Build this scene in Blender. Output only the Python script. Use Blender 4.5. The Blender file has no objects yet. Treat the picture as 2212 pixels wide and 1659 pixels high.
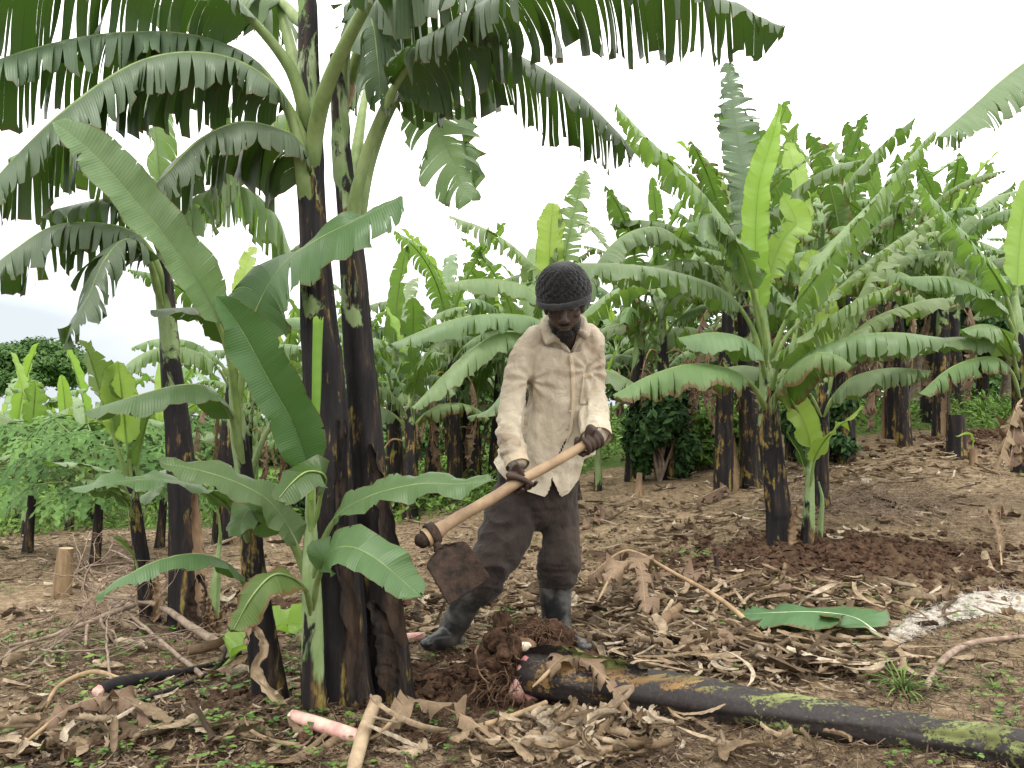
import bpy, math, random
import numpy as np
from mathutils import Vector, Matrix
rad = math.radians
# ------------------------------------------------------------------ camera, sky, sun, exposure
scene = bpy.context.scene
CZ = 0.97            # camera height
FPX = 1843.0         # focal length in units of a 2212-wide picture
PITCH = math.atan(71 / FPX)
cam_data = bpy.data.cameras.new("camera")
cam = bpy.data.objects.new("camera", cam_data)
scene.collection.objects.link(cam)
cam_data.sensor_width = 36
cam_data.lens = 36 * FPX / 2212
cam_data.clip_start = 0.05
cam_data.clip_end = 2000
cam.location = (0, 0, CZ)
cam.rotation_euler = (math.pi / 2 + PITCH, 0, 0)
scene.camera = cam

SUN_EL, SUN_AZ = rad(62), rad(200)
world = bpy.data.worlds.new("World")
scene.world = world
world.use_nodes = True
wn, wl = world.node_tree.nodes, world.node_tree.links
wn.clear()
w_out = wn.new("ShaderNodeOutputWorld")
w_bg = wn.new("ShaderNodeBackground")
w_sky = wn.new("ShaderNodeTexSky")
w_sky.sky_type = 'NISHITA'
w_sky.sun_disc = False
w_sky.sun_elevation = SUN_EL
w_sky.sun_rotation = SUN_AZ
w_sky.air_density = 1.0
w_sky.dust_density = 3.0
w_tc = wn.new("ShaderNodeTexCoord")
w_sep = wn.new("ShaderNodeSeparateXYZ")
wl.new(w_tc.outputs['Generated'], w_sep.inputs[0])
# cloud cover: bright overcast, thinner and greyer low on the horizon
w_n = wn.new("ShaderNodeTexNoise")
w_n.inputs['Scale'].default_value = 2.2
w_n.inputs['Detail'].default_value = 5
w_map = wn.new("ShaderNodeMapping")
w_map.inputs['Scale'].default_value = (1, 1, 3.5)
wl.new(w_tc.outputs['Generated'], w_map.inputs[0])
wl.new(w_map.outputs[0], w_n.inputs['Vector'])
w_ramp = wn.new("ShaderNodeValToRGB")
w_ramp.color_ramp.elements[0].position = 0.085
w_ramp.color_ramp.elements[0].color = (7.3, 7.9, 8.3, 1)
w_ramp.color_ramp.elements[1].position = 0.36
w_ramp.color_ramp.elements[1].color = (25, 24.6, 23.6, 1)
w_add = wn.new("ShaderNodeMath"); w_add.operation = 'MULTIPLY_ADD'
w_add.inputs[1].default_value = 0.25
wl.new(w_n.outputs['Fac'], w_add.inputs[0])
wl.new(w_sep.outputs['Z'], w_add.inputs[2])
w_sub = wn.new("ShaderNodeMath"); w_sub.operation = 'SUBTRACT'
w_sub.inputs[1].default_value = 0.09
wl.new(w_add.outputs[0], w_sub.inputs[0])
# clouds are thinner towards the left (west) horizon
w_lx = wn.new("ShaderNodeMath"); w_lx.operation = 'MULTIPLY_ADD'
w_lx.inputs[1].default_value = 0.14
wl.new(w_sep.outputs['X'], w_lx.inputs[0]); wl.new(w_sub.outputs[0], w_lx.inputs[2])
w_lx2 = wn.new("ShaderNodeMath"); w_lx2.operation = 'ADD'; w_lx2.inputs[1].default_value = 0.035
wl.new(w_lx.outputs[0], w_lx2.inputs[0])
wl.new(w_lx2.outputs[0], w_ramp.inputs[0])
w_mix = wn.new("ShaderNodeMixRGB")
w_mix.inputs[0].default_value = 0.90
wl.new(w_sky.outputs[0], w_mix.inputs[1])
wl.new(w_ramp.outputs[0], w_mix.inputs[2])
wl.new(w_mix.outputs[0], w_bg.inputs[0])
w_bg.inputs[1].default_value = 0.10
wl.new(w_bg.outputs[0], w_out.inputs[0])

sun_data = bpy.data.lights.new("sun", 'SUN')
sun_data.energy = 1.9
sun_data.angle = rad(14)
sun_data.color = (1.0, 0.97, 0.91)
sun = bpy.data.objects.new("sun", sun_data)
scene.collection.objects.link(sun)
_sd = Vector((math.sin(SUN_AZ) * math.cos(SUN_EL), math.cos(SUN_AZ) * math.cos(SUN_EL), math.sin(SUN_EL)))
sun.rotation_euler = _sd.to_track_quat('Z', 'Y').to_euler()

vs = scene.view_settings
vs.view_transform = 'Standard'
vs.look = 'None'
vs.exposure = 0.28
vs.gamma = 1.0
vs.use_curve_mapping = False
scene.cycles.max_bounces = 7
scene.cycles.diffuse_bounces = 4
scene.cycles.transmission_bounces = 5
scene.cycles.transparent_max_bounces = 6

# ------------------------------------------------------------------ helpers
col = scene.collection
_c, _s = math.cos(PITCH), math.sin(PITCH)

def U(px, py, d):
    """photo position (2212 x 1659 scale) and distance ahead -> world point"""
    x = (px - 1106) / FPX
    v = (829.5 - py) / FPX
    dy = _c - v * _s
    dz = _s + v * _c
    k = d / dy
    return np.array([x * k, d, CZ + dz * k])

def R(n, seed):
    return np.random.RandomState(seed).rand(n)

def _hash(ix, iy, iz, seed):
    h = (ix.astype(np.int64) * 374761393 + iy.astype(np.int64) * 668265263 + iz.astype(np.int64) * 2147483647 + seed * 1274126177) & 0xffffffff
    h = ((h ^ (h >> 13)) * 1274126177) & 0xffffffff
    return ((h ^ (h >> 16)) & 0xffff) / 65535.0

def vnoise(x, y, z=None, seed=0):
    x = np.asarray(x, float); y = np.asarray(y, float)
    z = np.zeros_like(x) if z is None else np.asarray(z, float)
    x, y, z = np.broadcast_arrays(x, y, z)
    ix, iy, iz = np.floor(x), np.floor(y), np.floor(z)
    fx, fy, fz = x - ix, y - iy, z - iz
    fx = fx * fx * (3 - 2 * fx); fy = fy * fy * (3 - 2 * fy); fz = fz * fz * (3 - 2 * fz)
    r = 0
    for a in (0, 1):
        for b in (0, 1):
            for c in (0, 1):
                w = (fx if a else 1 - fx) * (fy if b else 1 - fy) * (fz if c else 1 - fz)
                r = r + w * _hash(ix + a, iy + b, iz + c, seed)
    return r * 2 - 1

def fbm(x, y, z=None, oct=4, seed=0, gain=.5):
    r = 0; a = 1; t = 0; f = 1
    for o in range(oct):
        r = r + a * vnoise(np.asarray(x) * f + 13.7 * o, np.asarray(y) * f + 7.1 * o, None if z is None else np.asarray(z) * f, seed + o)
        t += a; a *= gain; f *= 2.03
    return r / t

def sstep(a, b, x):
    t = np.clip((np.asarray(x, float) - a) / (b - a), 0, 1)
    return t * t * (3 - 2 * t)

def nrm(v):
    return v / (np.linalg.norm(v, axis=-1, keepdims=True) + 1e-12)

def cr(pts, n):
    """Catmull-Rom through pts (k,c) sampled n times, about evenly by length of the first 3 channels"""
    p = np.array([list(map(float, q)) for q in pts])
    if len(p) == 2:
        t = np.linspace(0, 1, n)[:, None]
        return p[0] * (1 - t) + p[1] * t
    e = np.vstack([2 * p[0] - p[1], p, 2 * p[-1] - p[-2]])
    out = []
    for i in range(1, len(e) - 2):
        t = np.linspace(0, 1, 24, endpoint=False)[:, None]
        a, b, c, d = e[i - 1], e[i], e[i + 1], e[i + 2]
        out.append(.5 * ((2 * b) + (c - a) * t + (2 * a - 5 * b + 4 * c - d) * t * t + (3 * b - a - 3 * c + d) * t ** 3))
    out.append(p[-1:])
    o = np.vstack(out)
    L = np.concatenate([[0], np.cumsum(np.linalg.norm(np.diff(o[:, :3], axis=0), axis=1))])
    s = np.linspace(0, L[-1], n)
    return np.stack([np.interp(s, L, o[:, k]) for k in range(o.shape[1])], 1)

class MB:
    def __init__(self):
        self.v = []; self.q = []; self.t = []; self.uv = []; self.qm = []; self.tm = []; self.n = 0
    def raw(self, V, Q=None, T=None, UV=None, mi=0):
        V = np.asarray(V, float).reshape(-1, 3)
        self.v.append(V)
        self.uv.append(np.zeros((len(V), 2)) if UV is None else np.asarray(UV, float).reshape(-1, 2))
        if Q is not None and len(Q):
            Q = np.asarray(Q, int).reshape(-1, 4) + self.n
            self.q.append(Q); self.qm.append(np.full(len(Q), mi))
        if T is not None and len(T):
            T = np.asarray(T, int).reshape(-1, 3) + self.n
            self.t.append(T); self.tm.append(np.full(len(T), mi))
        self.n += len(V)
    def grid(self, V, UV=None, mi=0, closed=False, flip=False, mask=None):
        V = np.asarray(V, float)
        n, m = V.shape[:2]
        idx = np.arange(n * m).reshape(n, m)
        if closed:
            idx = np.concatenate([idx, idx[:, :1]], 1)
        q = np.stack([idx[:-1, :-1], idx[1:, :-1], idx[1:, 1:], idx[:-1, 1:]], -1)
        if mask is not None:
            q = q[mask]
        q = q.reshape(-1, 4)
        if flip:
            q = q[:, ::-1]
        self.raw(V, q, None, UV, mi)
    def tube(self, pts, rads, seg=10, mi=0, cap=True, uv=None, prof=None):
        """pts (k,3); rads (k,) or (k,2); prof(k,seg) multiplies the radius"""
        P = np.asarray(pts, float); k = len(P)
        r = np.asarray(rads, float)
        if r.ndim == 0: r = np.full(k, float(r))
        if r.ndim == 1: r = np.stack([r, r], 1)
        T = np.gradient(P, axis=0); T = nrm(T)
        ref = np.array([0, 1, 0.]) if abs(T[0][1]) < .9 else np.array([1., 0, 0])
        a = nrm(np.cross(ref, T[0])); A = [a]
        for i in range(1, k):
            a = A[-1] - T[i] * np.dot(A[-1], T[i]); A.append(nrm(a))
        A = np.array(A); B = np.cross(T, A)
        th = np.linspace(0, 2 * np.pi, seg, endpoint=False)
        cx = np.cos(th)[None, :, None] * r[:, 0][:, None, None]
        sy = np.sin(th)[None, :, None] * r[:, 1][:, None, None]
        if prof is not None:
            cx = cx * prof[..., None]; sy = sy * prof[..., None]
        V = P[:, None, :] + A[:, None, :] * cx + B[:, None, :] * sy
        if uv is None:
            uv = np.stack(np.meshgrid(np.linspace(0, 1, k), th / (2 * np.pi), indexing='ij'), -1)[..., ::-1]
        base = self.n
        self.grid(V, uv, mi, closed=True)
        if cap:
            for e, fl in ((0, False), (k - 1, True)):
                c = V[e].mean(0)
                self.raw(np.vstack([V[e], c[None]]), None, [((i + 1) % seg, i, seg) if fl else (i, (i + 1) % seg, seg) for i in range(seg)],
                         np.vstack([uv[e], uv[e][:1]]) if uv.ndim == 3 else None, mi)
                # wind the caps outward
        return V
    def blob(self, c, r, sub=2, seed=0, amp=.25, freq=2.0, mi=0, rot=None):
        V, F = ICO[sub]
        n = fbm(V[:, 0] * freq + seed * 3.1, V[:, 1] * freq, V[:, 2] * freq, 3, seed)
        W = V * (1 + amp * n)[:, None] * np.asarray(r)
        if rot is not None:
            W = W @ np.asarray(rot).T
        self.raw(W + np.asarray(c), None, F, None, mi)
    def build(self, name, mats, parent=None, org=None, smooth=True, flat_tris=False):
        V = np.vstack(self.v)
        if org is not None:
            V = V - np.asarray(org)
        Q = np.vstack(self.q) if self.q else np.zeros((0, 4), int)
        T = np.vstack(self.t) if self.t else np.zeros((0, 3), int)
        me = bpy.data.meshes.new(name)
        me.vertices.add(len(V)); me.vertices.foreach_set("co", V.astype(np.float32).ravel())
        loops = np.concatenate([Q.ravel(), T.ravel()])
        me.loops.add(len(loops)); me.loops.foreach_set("vertex_index", loops.astype(np.int32))
        st = np.concatenate([np.arange(len(Q)) * 4, len(Q) * 4 + np.arange(len(T)) * 3])
        me.polygons.add(len(st)); me.polygons.foreach_set("loop_start", st.astype(np.int32))
        mi = np.concatenate((self.qm + self.tm) or [np.zeros(0)]).astype(np.int32)
        # qm come first for quads, then tm
        mi = np.concatenate([np.concatenate(self.qm) if self.qm else np.zeros(0), np.concatenate(self.tm) if self.tm else np.zeros(0)]).astype(np.int32)
        me.polygons.foreach_set("material_index", mi)
        me.polygons.foreach_set("use_smooth", np.full(len(st), smooth))
        uvl = me.uv_layers.new(name="UVMap")
        uvl.data.foreach_set("uv", np.vstack(self.uv)[loops].astype(np.float32).ravel())
        me.update(calc_edges=True)
        me.validate()
        for m in (mats if isinstance(mats, (list, tuple)) else [mats]):
            me.materials.append(m)
        o = bpy.data.objects.new(name, me)
        col.objects.link(o)
        if parent is not None:
            o.parent = parent
        return o

def _ico(sub):
    import bmesh
    bm = bmesh.new(); bmesh.ops.create_icosphere(bm, subdivisions=sub, radius=1)
    V = np.array([v.co[:] for v in bm.verts]); F = np.array([[v.index for v in f.verts] for f in bm.faces]); bm.free()
    return V, F
ICO = {i: _ico(i) for i in (1, 2, 3, 4, 5)}

def tag(o, label=None, cat=None, group=None, kind=None):
    if label: o['label'] = label
    if cat: o['category'] = cat
    if group: o['group'] = group
    if kind: o['kind'] = kind
    return o

def empty(name, loc, label, cat, group=None):
    o = bpy.data.objects.new(name, None); col.objects.link(o)
    o.empty_display_size = .1
    o.location = [float(c) for c in loc]
    return tag(o, label, cat, group)

# ------------------------------------------------------------------ materials
class NT:
    def __init__(self, name):
        self.m = bpy.data.materials.new(name); self.m.use_nodes = True
        self.n = self.m.node_tree.nodes; self.l = self.m.node_tree.links
        self.n.clear()
        self.out = self.n.new("ShaderNodeOutputMaterial")
    def add(self, t, **kw):
        nd = self.n.new("ShaderNode" + t)
        for k, v in kw.items():
            if k.startswith('i_'):
                nd.inputs[k[2:].replace('_', ' ')].default_value = v
            else:
                setattr(nd, k, v)
        return nd
    def lk(self, a, b): self.l.new(a, b)
    def coord(self, kind='Object', scale=(1, 1, 1)):
        t = self.add("TexCoord"); mp = self.add("Mapping")
        mp.inputs['Scale'].default_value = scale
        self.lk(t.outputs[kind], mp.inputs[0]); return mp.outputs[0]
    def noise(self, vec, scale, detail=4, rough=.5, dist=0):
        n = self.add("TexNoise"); n.inputs['Scale'].default_value = scale; n.inputs['Detail'].default_value = detail
        n.inputs['Roughness'].default_value = rough; n.inputs['Distortion'].default_value = dist
        if vec is not None: self.lk(vec, n.inputs['Vector'])
        return n.outputs['Fac']
    def ramp(self, fac, stops, interp='LINEAR'):
        r = self.add("ValToRGB"); r.color_ramp.interpolation = interp
        e = r.color_ramp.elements
        while len(e) < len(stops): e.new(.5)
        for el, (p, c) in zip(e, stops):
            el.position = p; el.color = (c[0], c[1], c[2], 1) if isinstance(c, (tuple, list)) else (c, c, c, 1)
        self.lk(fac, r.inputs[0]); return r.outputs[0]
    def math(self, op, a, b=None, c=None):
        m = self.add("Math", operation=op)
        for i, x in enumerate((a, b, c)):
            if x is None: continue
            if hasattr(x, 'links') or hasattr(x, 'is_linked'): self.lk(x, m.inputs[i])
            else: m.inputs[i].default_value = x
        return m.outputs[0]
    def mix(self, f, a, b, mode='MIX'):
        m = self.add("MixRGB", blend_type=mode)
        for i, x in enumerate((f, a, b)):
            if hasattr(x, 'is_linked'): self.lk(x, m.inputs[i])
            elif isinstance(x, (tuple, list)): m.inputs[i].default_value = (x[0], x[1], x[2], 1)
            else: m.inputs[i].default_value = x if i == 0 else (x, x, x, 1)
        return m.outputs[0]
    def bump(self, h, strength=.3, dist=.01):
        b = self.add("Bump"); b.inputs['Strength'].default_value = strength; b.inputs['Distance'].default_value = dist
        self.lk(h, b.inputs['Height']); return b.outputs[0]
    def pbr(self, colr, rough=.7, normal=None, spec=.3, sheen=0, trans=None, tfac=.3, coat=0):
        p = self.add("BsdfPrincipled")
        if hasattr(colr, 'is_linked'): self.lk(colr, p.inputs['Base Color'])
        else: p.inputs['Base Color'].default_value = (*colr, 1)
        if hasattr(rough, 'is_linked'): self.lk(rough, p.inputs['Roughness'])
        else: p.inputs['Roughness'].default_value = rough
        p.inputs['Specular IOR Level'].default_value = spec
        p.inputs['Sheen Weight'].default_value = sheen
        p.inputs['Coat Weight'].default_value = coat
        if normal is not None: self.lk(normal, p.inputs['Normal'])
        sh = p.outputs[0]
        if trans is not None:
            t = self.add("BsdfTranslucent")
            if hasattr(trans, 'is_linked'): self.lk(trans, t.inputs[0])
            else: t.inputs[0].default_value = (*trans, 1)
            if normal is not None: self.lk(normal, t.inputs['Normal'])
            mx = self.add("MixShader"); mx.inputs[0].default_value = tfac
            self.lk(sh, mx.inputs[1]); self.lk(t.outputs[0], mx.inputs[2]); sh = mx.outputs[0]
        self.lk(sh, self.out.inputs[0])
        return self.m

def leaf_mat(name, top, back, trans, tfac=.35, scorch=0.0, rough=.42, var=.25, dead=False):
    m = NT(name)
    uv = m.add("UVMap"); uv.uv_map = "UVMap"
    sep = m.add("SeparateXYZ"); m.lk(uv.outputs[0], sep.inputs[0])
    # fine parallel side veins: lines of constant u
    w = m.add("TexWave"); w.wave_type = 'BANDS'; w.bands_direction = 'X'
    mp = m.add("Mapping"); mp.inputs['Scale'].default_value = (38, .35, 1); m.lk(uv.outputs[0], mp.inputs[0]); m.lk(mp.outputs[0], w.inputs['Vector'])
    w.inputs['Scale'].default_value = 1.0; w.inputs['Distortion'].default_value = 1.5; w.inputs['Detail'].default_value = 2
    mp2 = m.add("Mapping"); mp2.inputs['Scale'].default_value = (16, .5, 1); m.lk(uv.outputs[0], mp2.inputs[0])
    str_ = m.noise(mp2.outputs[0], 3.0, 4, .6)
    blot = m.noise(m.coord('Object'), 3.2, 3, .5)
    oi = m.add("ObjectInfo")
    geo = m.add("NewGeometry")
    c = m.mix(geo.outputs['Backfacing'], top, back)
    dark = m.mix(m.math('MULTIPLY', w.outputs['Fac'], .16), c, tuple(.55 * x for x in top))
    v1 = m.math('MULTIPLY_ADD', str_, var * 1.6, 1 - var * .8)
    v2 = m.math('MULTIPLY_ADD', oi.outputs['Random'], var, 1 - var * .5)
    v3 = m.math('MULTIPLY_ADD', blot, var * 1.2, 1 - var * .6)
    hsv = m.add("HueSaturation")
    m.lk(m.math('MULTIPLY', m.math('MULTIPLY', v1, v2), v3), hsv.inputs['Value'])
    m.lk(m.math('MULTIPLY_ADD', oi.outputs['Random'], .03, .485), hsv.inputs['Hue'])
    m.lk(dark, hsv.inputs['Color'])
    cc = hsv.outputs[0]
    # ragged brown edge along the torn margin
    e = m.math('ADD', sep.outputs['Y'], m.math('MULTIPLY', m.math('SUBTRACT', str_, .5), .9 if scorch > 0 else .25))
    ed = m.ramp(e, [(max(0.0, .955 - scorch), 0), (min(1, 1.03 - scorch * .8), 1)])
    cc = m.mix(m.math('MULTIPLY', ed, .9 if scorch > 0 else .6), cc, (.13, .075, .03) if not dead else (.2, .13, .08))
    bh = m.math('ADD', w.outputs['Fac'], m.math('MULTIPLY', str_, 1.5))
    nm = m.bump(bh, .16, .003)
    tr = m.mix(m.math('MULTIPLY', ed, .8), m.mix(.25, trans, cc), (.12, .06, .02))
    return m.pbr(cc, rough, nm, .35, trans=tr, tfac=tfac)

M = {}
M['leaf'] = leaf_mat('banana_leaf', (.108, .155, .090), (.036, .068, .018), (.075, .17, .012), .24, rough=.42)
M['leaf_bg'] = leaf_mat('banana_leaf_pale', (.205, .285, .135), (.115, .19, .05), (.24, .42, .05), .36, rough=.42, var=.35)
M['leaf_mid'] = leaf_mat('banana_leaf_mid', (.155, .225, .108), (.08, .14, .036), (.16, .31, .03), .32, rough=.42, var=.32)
M['leaf_scorch'] = leaf_mat('banana_leaf_scorched', (.145, .225, .085), (.085, .15, .035), (.15, .30, .03), .32, scorch=.17, rough=.5)
M['leaf_young'] = leaf_mat('banana_leaf_young', (.27, .39, .09), (.21, .34, .06), (.38, .60, .07), .42, rough=.4, var=.14)
M['leaf_sucker'] = leaf_mat('banana_leaf_sucker', (.088, .150, .058), (.045, .095, .022), (.10, .22, .02), .26, rough=.42, var=.15)
M['leaf_deep'] = leaf_mat('banana_leaf_deep_green', (.058, .125, .038), (.036, .085, .016), (.08, .20, .015), .26, rough=.38, var=.15)
M['leaf_dead'] = leaf_mat('banana_leaf_dead', (.20, .135, .088), (.145, .095, .06), (.2, .12, .06), .2, rough=.75, var=.6, dead=True)
M['leaf_cut'] = leaf_mat('banana_leaf_cut', (.085, .165, .07), (.06, .13, .035), (.09, .22, .02), .22, scorch=.07, var=.3)

def simple(name, c1, c2, scale=8, rough=.7, bump=.3, bd=.005, stretch=(1, 1, 1), spec=.3, detail=5, lo=.35, hi=.65, trans=None, tfac=.2, sheen=0, rnd=0):
    m = NT(name); v = m.coord('Object', stretch)
    n = m.noise(v, scale, detail, .6)
    c = m.ramp(n, [(lo, c1), (hi, c2)])
    if rnd:
        oi = m.add("ObjectInfo"); c = m.mix(1.0, c, m.ramp(oi.outputs['Random'], [(0, 1 - rnd), (1, 1.0)]), 'MULTIPLY')
    b = m.bump(m.noise(v, scale * 3, 6, .65), bump, bd)
    return m.pbr(c, rough, b, spec, sheen=sheen, trans=trans, tfac=tfac)

M['rib'] = simple('leaf_midrib', (.12, .19, .05), (.22, .29, .09), 12, .45, .1)
M['rib_grey'] = simple('leaf_stalk_waxy', (.11, .165, .045), (.20, .26, .10), 18, .5, .15, stretch=(1, 1, .4))
M['rib_dead'] = simple('dry_stalk', (.20, .13, .07), (.38, .27, .16), 14, .75, .4, stretch=(1, 1, .5))
M['rib_cut'] = simple('pale_cut_stalk', (.45, .55, .33), (.62, .68, .5), 12, .5, .1)

def trunk_mat(name, green=.5, yel=.5):
    """smoke-black sheaths with brown and yellow-green streaks, waxy pale green towards the crown"""
    m = NT(name)
    uv = m.add("UVMap"); sep = m.add("SeparateXYZ"); m.lk(uv.outputs[0], sep.inputs[0])
    v = m.coord('Object', (1, 1, .13)); v2 = m.coord('Object', (1, 1, .5)); v3 = m.coord('Object', (1, 1, 1))
    st = m.noise(v, 34, 6, .7)
    pt = m.noise(v2, 9, 5, .65, .6)
    big = m.noise(v2, 3.6, 3, .5, .4)
    black = m.ramp(m.math('ADD', m.math('MULTIPLY', st, .6), m.math('MULTIPLY', m.noise(m.coord('Object', (1, 1, .09)), 11, 4, .6), .45)), [(.42, (.0065, .006, .007)), (.56, (.016, .013, .013)), (.66, (.055, .036, .024)), (.74, (.13, .085, .05))])
    ochre = m.ramp(m.noise(v2, 26, 5, .7), [(.35, (.12, .07, .028)), (.55, (.24, .17, .045)), (.7, (.17, .20, .05))])
    msk = m.ramp(m.math('ADD', m.math('MULTIPLY', pt, .65), m.math('MULTIPLY', st, .45)), [(.64 - .09 * yel, 0), (.70 - .08 * yel, 1)])
    c = m.mix(msk, black, ochre)
    wax = m.ramp(m.noise(v2, 14, 5, .6), [(.35, (.15, .23, .08)), (.6, (.24, .31, .15)), (.75, (.36, .41, .30))])
    gm = m.math('ADD', sep.outputs['Y'], m.math('MULTIPLY', m.math('SUBTRACT', big, .5), 1.5))
    gm = m.math('ADD', gm, m.math('MULTIPLY', m.math('SUBTRACT', pt, .5), 1.3))
    gf = m.ramp(gm, [(1.0 - green * .6 - .04, 0), (1.0 - green * .6 + .04, 1)])
    c = m.mix(gf, c, wax)
    b = m.bump(m.math('ADD', st, m.math('MULTIPLY', m.noise(v3, 40, 5, .6), .4)), .6, .006)
    r = m.ramp(pt, [(.3, .62), (.7, .85)])
    return m.pbr(c, r, b, .22)
M['trunk'] = trunk_mat('smoky_black_pseudostem', .34, .35)
M['trunk_mid'] = trunk_mat('streaked_pseudostem', .35, .65)
M['trunk_pale'] = trunk_mat('waxy_green_pseudostem', 1.35, 1.0)
M['trunk_low'] = trunk_mat('black_pseudostem', .05, .2)
M['sheath'] = simple('dry_sheath', (.010, .008, .008), (.085, .052, .034), 16, .8, .9, .012, stretch=(1, 1, .2), lo=.42, hi=.75)
M['sheath_brown'] = simple('brown_sheath', (.10, .06, .035), (.28, .19, .11), 9, .8, .5, stretch=(1, 1, .3))

def fallen_mat():
    m = NT('fallen_pseudostem_skin')
    uv = m.add("UVMap"); sep = m.add("SeparateXYZ"); m.lk(uv.outputs[0], sep.inputs[0])
    v = m.coord('Object', (.22, 1, 1)); v3 = m.coord('Object', (1, 1, 1))
    a = m.noise(v, 11, 7, .72, .8); b_ = m.noise(v, 7.5, 4, .55, .5); f = m.noise(v3, 90, 4, .7)
    black = m.ramp(f, [(.3, (.012, .011, .012)), (.6, (.030, .024, .022)), (.8, (.075, .052, .036))])
    green = m.ramp(m.noise(v, 20, 4, .6), [(.3, (.07, .075, .025)), (.55, (.15, .17, .05)), (.75, (.27, .31, .14))])
    orange = m.ramp(m.noise(v, 16, 4, .6), [(.3, (.06, .034, .016)), (.55, (.20, .115, .04)), (.7, (.34, .25, .10))])
    k = m.math('ADD', m.math('MULTIPLY', a, .8), m.math('ADD', m.math('MULTIPLY_ADD', sep.outputs['Y'], .055, m.math('MULTIPLY', m.math('SUBTRACT', b_, .5), .5)), m.math('MULTIPLY', f, .30)))
    msk = m.ramp(k, [(.605, 0), (.655, 1)])
    og = m.ramp(m.math('ADD', sep.outputs['Y'], m.math('MULTIPLY', m.math('SUBTRACT', b_, .5), .9)), [(.35, 0), (.5, 1)])
    c = m.mix(msk, black, m.mix(og, orange, green))
    pk = m.ramp(m.math('ADD', sep.outputs['Y'], m.math('MULTIPLY', m.math('SUBTRACT', a, .5), .12)), [(.012, 1), (.035, 0)])
    c = m.mix(pk, c, (.22, .085, .08))
    nb = m.bump(m.math('ADD', a, m.math('MULTIPLY', f, .3)), .3, .004)
    return m.pbr(c, m.ramp(a, [(.3, .5), (.7, .72)]), nb, .3)
M['fallen'] = fallen_mat()

def soil_mat():
    m = NT('brown_soil'); v = m.coord('Object')
    a = m.noise(v, 1.3, 5, .6, .3); b = m.noise(v, 22, 8, .7); c_ = m.noise(v, 160, 4, .7)
    dry = m.ramp(m.math('ADD', m.math('MULTIPLY', b, .7), m.math('MULTIPLY', c_, .35)), [(.36, (.082, .055, .034)), (.50, (.21, .15, .092)), (.64, (.37, .285, .19))])
    wet = m.ramp(m.math('ADD', m.math('MULTIPLY', b, .7), m.math('MULTIPLY', c_, .35)), [(.36, (.030, .018, .012)), (.55, (.08, .047, .031)), (.72, (.16, .10, .066))])
    at = m.add("Attribute"); at.attribute_name = 'dug'
    f = m.math('ADD', at.outputs['Fac'], m.math('MULTIPLY', m.math('SUBTRACT', m.noise(v, 5, 5, .6), .5), .9))
    c = m.mix(m.ramp(f, [(.3, 0), (.6, 1)]), dry, wet)
    c = m.mix(m.ramp(a, [(.45, 0), (.7, .45)]), c, (.17, .125, .065))
    at2 = m.add("Attribute"); at2.attribute_name = 'green'
    g = m.ramp(m.math('ADD', at2.outputs['Fac'], m.math('MULTIPLY', m.math('SUBTRACT', m.noise(v, 3, 6, .7), .5), 1.2)), [(.45, 0), (.7, 1)])
    c = m.mix(g, c, m.ramp(b, [(.35, (.05, .09, .02)), (.65, (.12, .2, .04))]))
    n = m.bump(m.math('ADD', b, m.math('MULTIPLY', c_, .5)), .9, .02)
    return m.pbr(c, .92, n, .12)
M['soil'] = soil_mat()
M['clod'] = simple('dug_soil', (.028, .016, .011), (.115, .066, .042), 30, .95, 1.0, .012, spec=.1, detail=8)
M['root'] = simple('fibrous_roots', (.05, .028, .018), (.20, .12, .07), 30, .9, .4)

def litter_mat(name, cols, bump=.5):
    m = NT(name)
    uv = m.add("UVMap"); sep = m.add("SeparateXYZ"); m.lk(uv.outputs[0], sep.inputs[0])
    v = m.coord('Object')
    rnd = sep.outputs['X']   # one random value per leaf piece
    c = m.ramp(m.math('FRACT', rnd), cols)
    mp = m.add("Mapping"); mp.inputs['Scale'].default_value = (0, 34, 0); m.lk(uv.outputs[0], mp.inputs[0])
    ln = m.noise(v, 34, 5, .7)
    c = m.mix(1.0, c, m.ramp(ln, [(.3, .4), (.7, 1.15)]), 'MULTIPLY')
    w = m.noise(mp.outputs[0], 1.0, 3, .6)
    c = m.mix(.75, c, m.mix(1.0, c, m.ramp(w, [(.3, .35), (.6, 1.1)]), 'MULTIPLY'))
    n = m.bump(m.math('ADD', w, ln), bump, .004)
    return m.pbr(c, .72, n, .25, trans=c, tfac=.12)
M['litter'] = litter_mat('dry_leaf_litter', [(0, (.06, .038, .022)), (.25, (.18, .12, .07)), (.55, (.34, .245, .15)), (.85, (.48, .37, .25)), (1, (.64, .54, .41))])
M['mulch'] = litter_mat('broken_twigs_and_fibres', [(0, (.04, .024, .014)), (.5, (.12, .075, .045)), (.85, (.24, .17, .11)), (1, (.4, .31, .22))])
M['green_small'] = litter_mat('seedling_leaf', [(0, (.07, .14, .03)), (.5, (.12, .22, .045)), (1, (.20, .32, .07))], .1)
M['under'] = litter_mat('undergrowth_leaf', [(0, (.07, .14, .02)), (.5, (.13, .25, .04)), (1, (.22, .36, .07))], .1)
M['tree_leaf'] = litter_mat('tree_leaf', [(0, (.03, .065, .018)), (.5, (.05, .11, .025)), (1, (.085, .16, .035))], .1)
M['tree_leaf_light_green'] = litter_mat('tree_leaf_fresh', [(0, (.05, .11, .03)), (.5, (.085, .18, .04)), (1, (.13, .25, .055))], .1)  # lighter green leaf colour, for the distant tree and thicket
M['coffee_leaf'] = litter_mat('coffee_leaf', [(0, (.022, .06, .018)), (.5, (.04, .10, .028)), (1, (.075, .16, .04))], .1)
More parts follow.
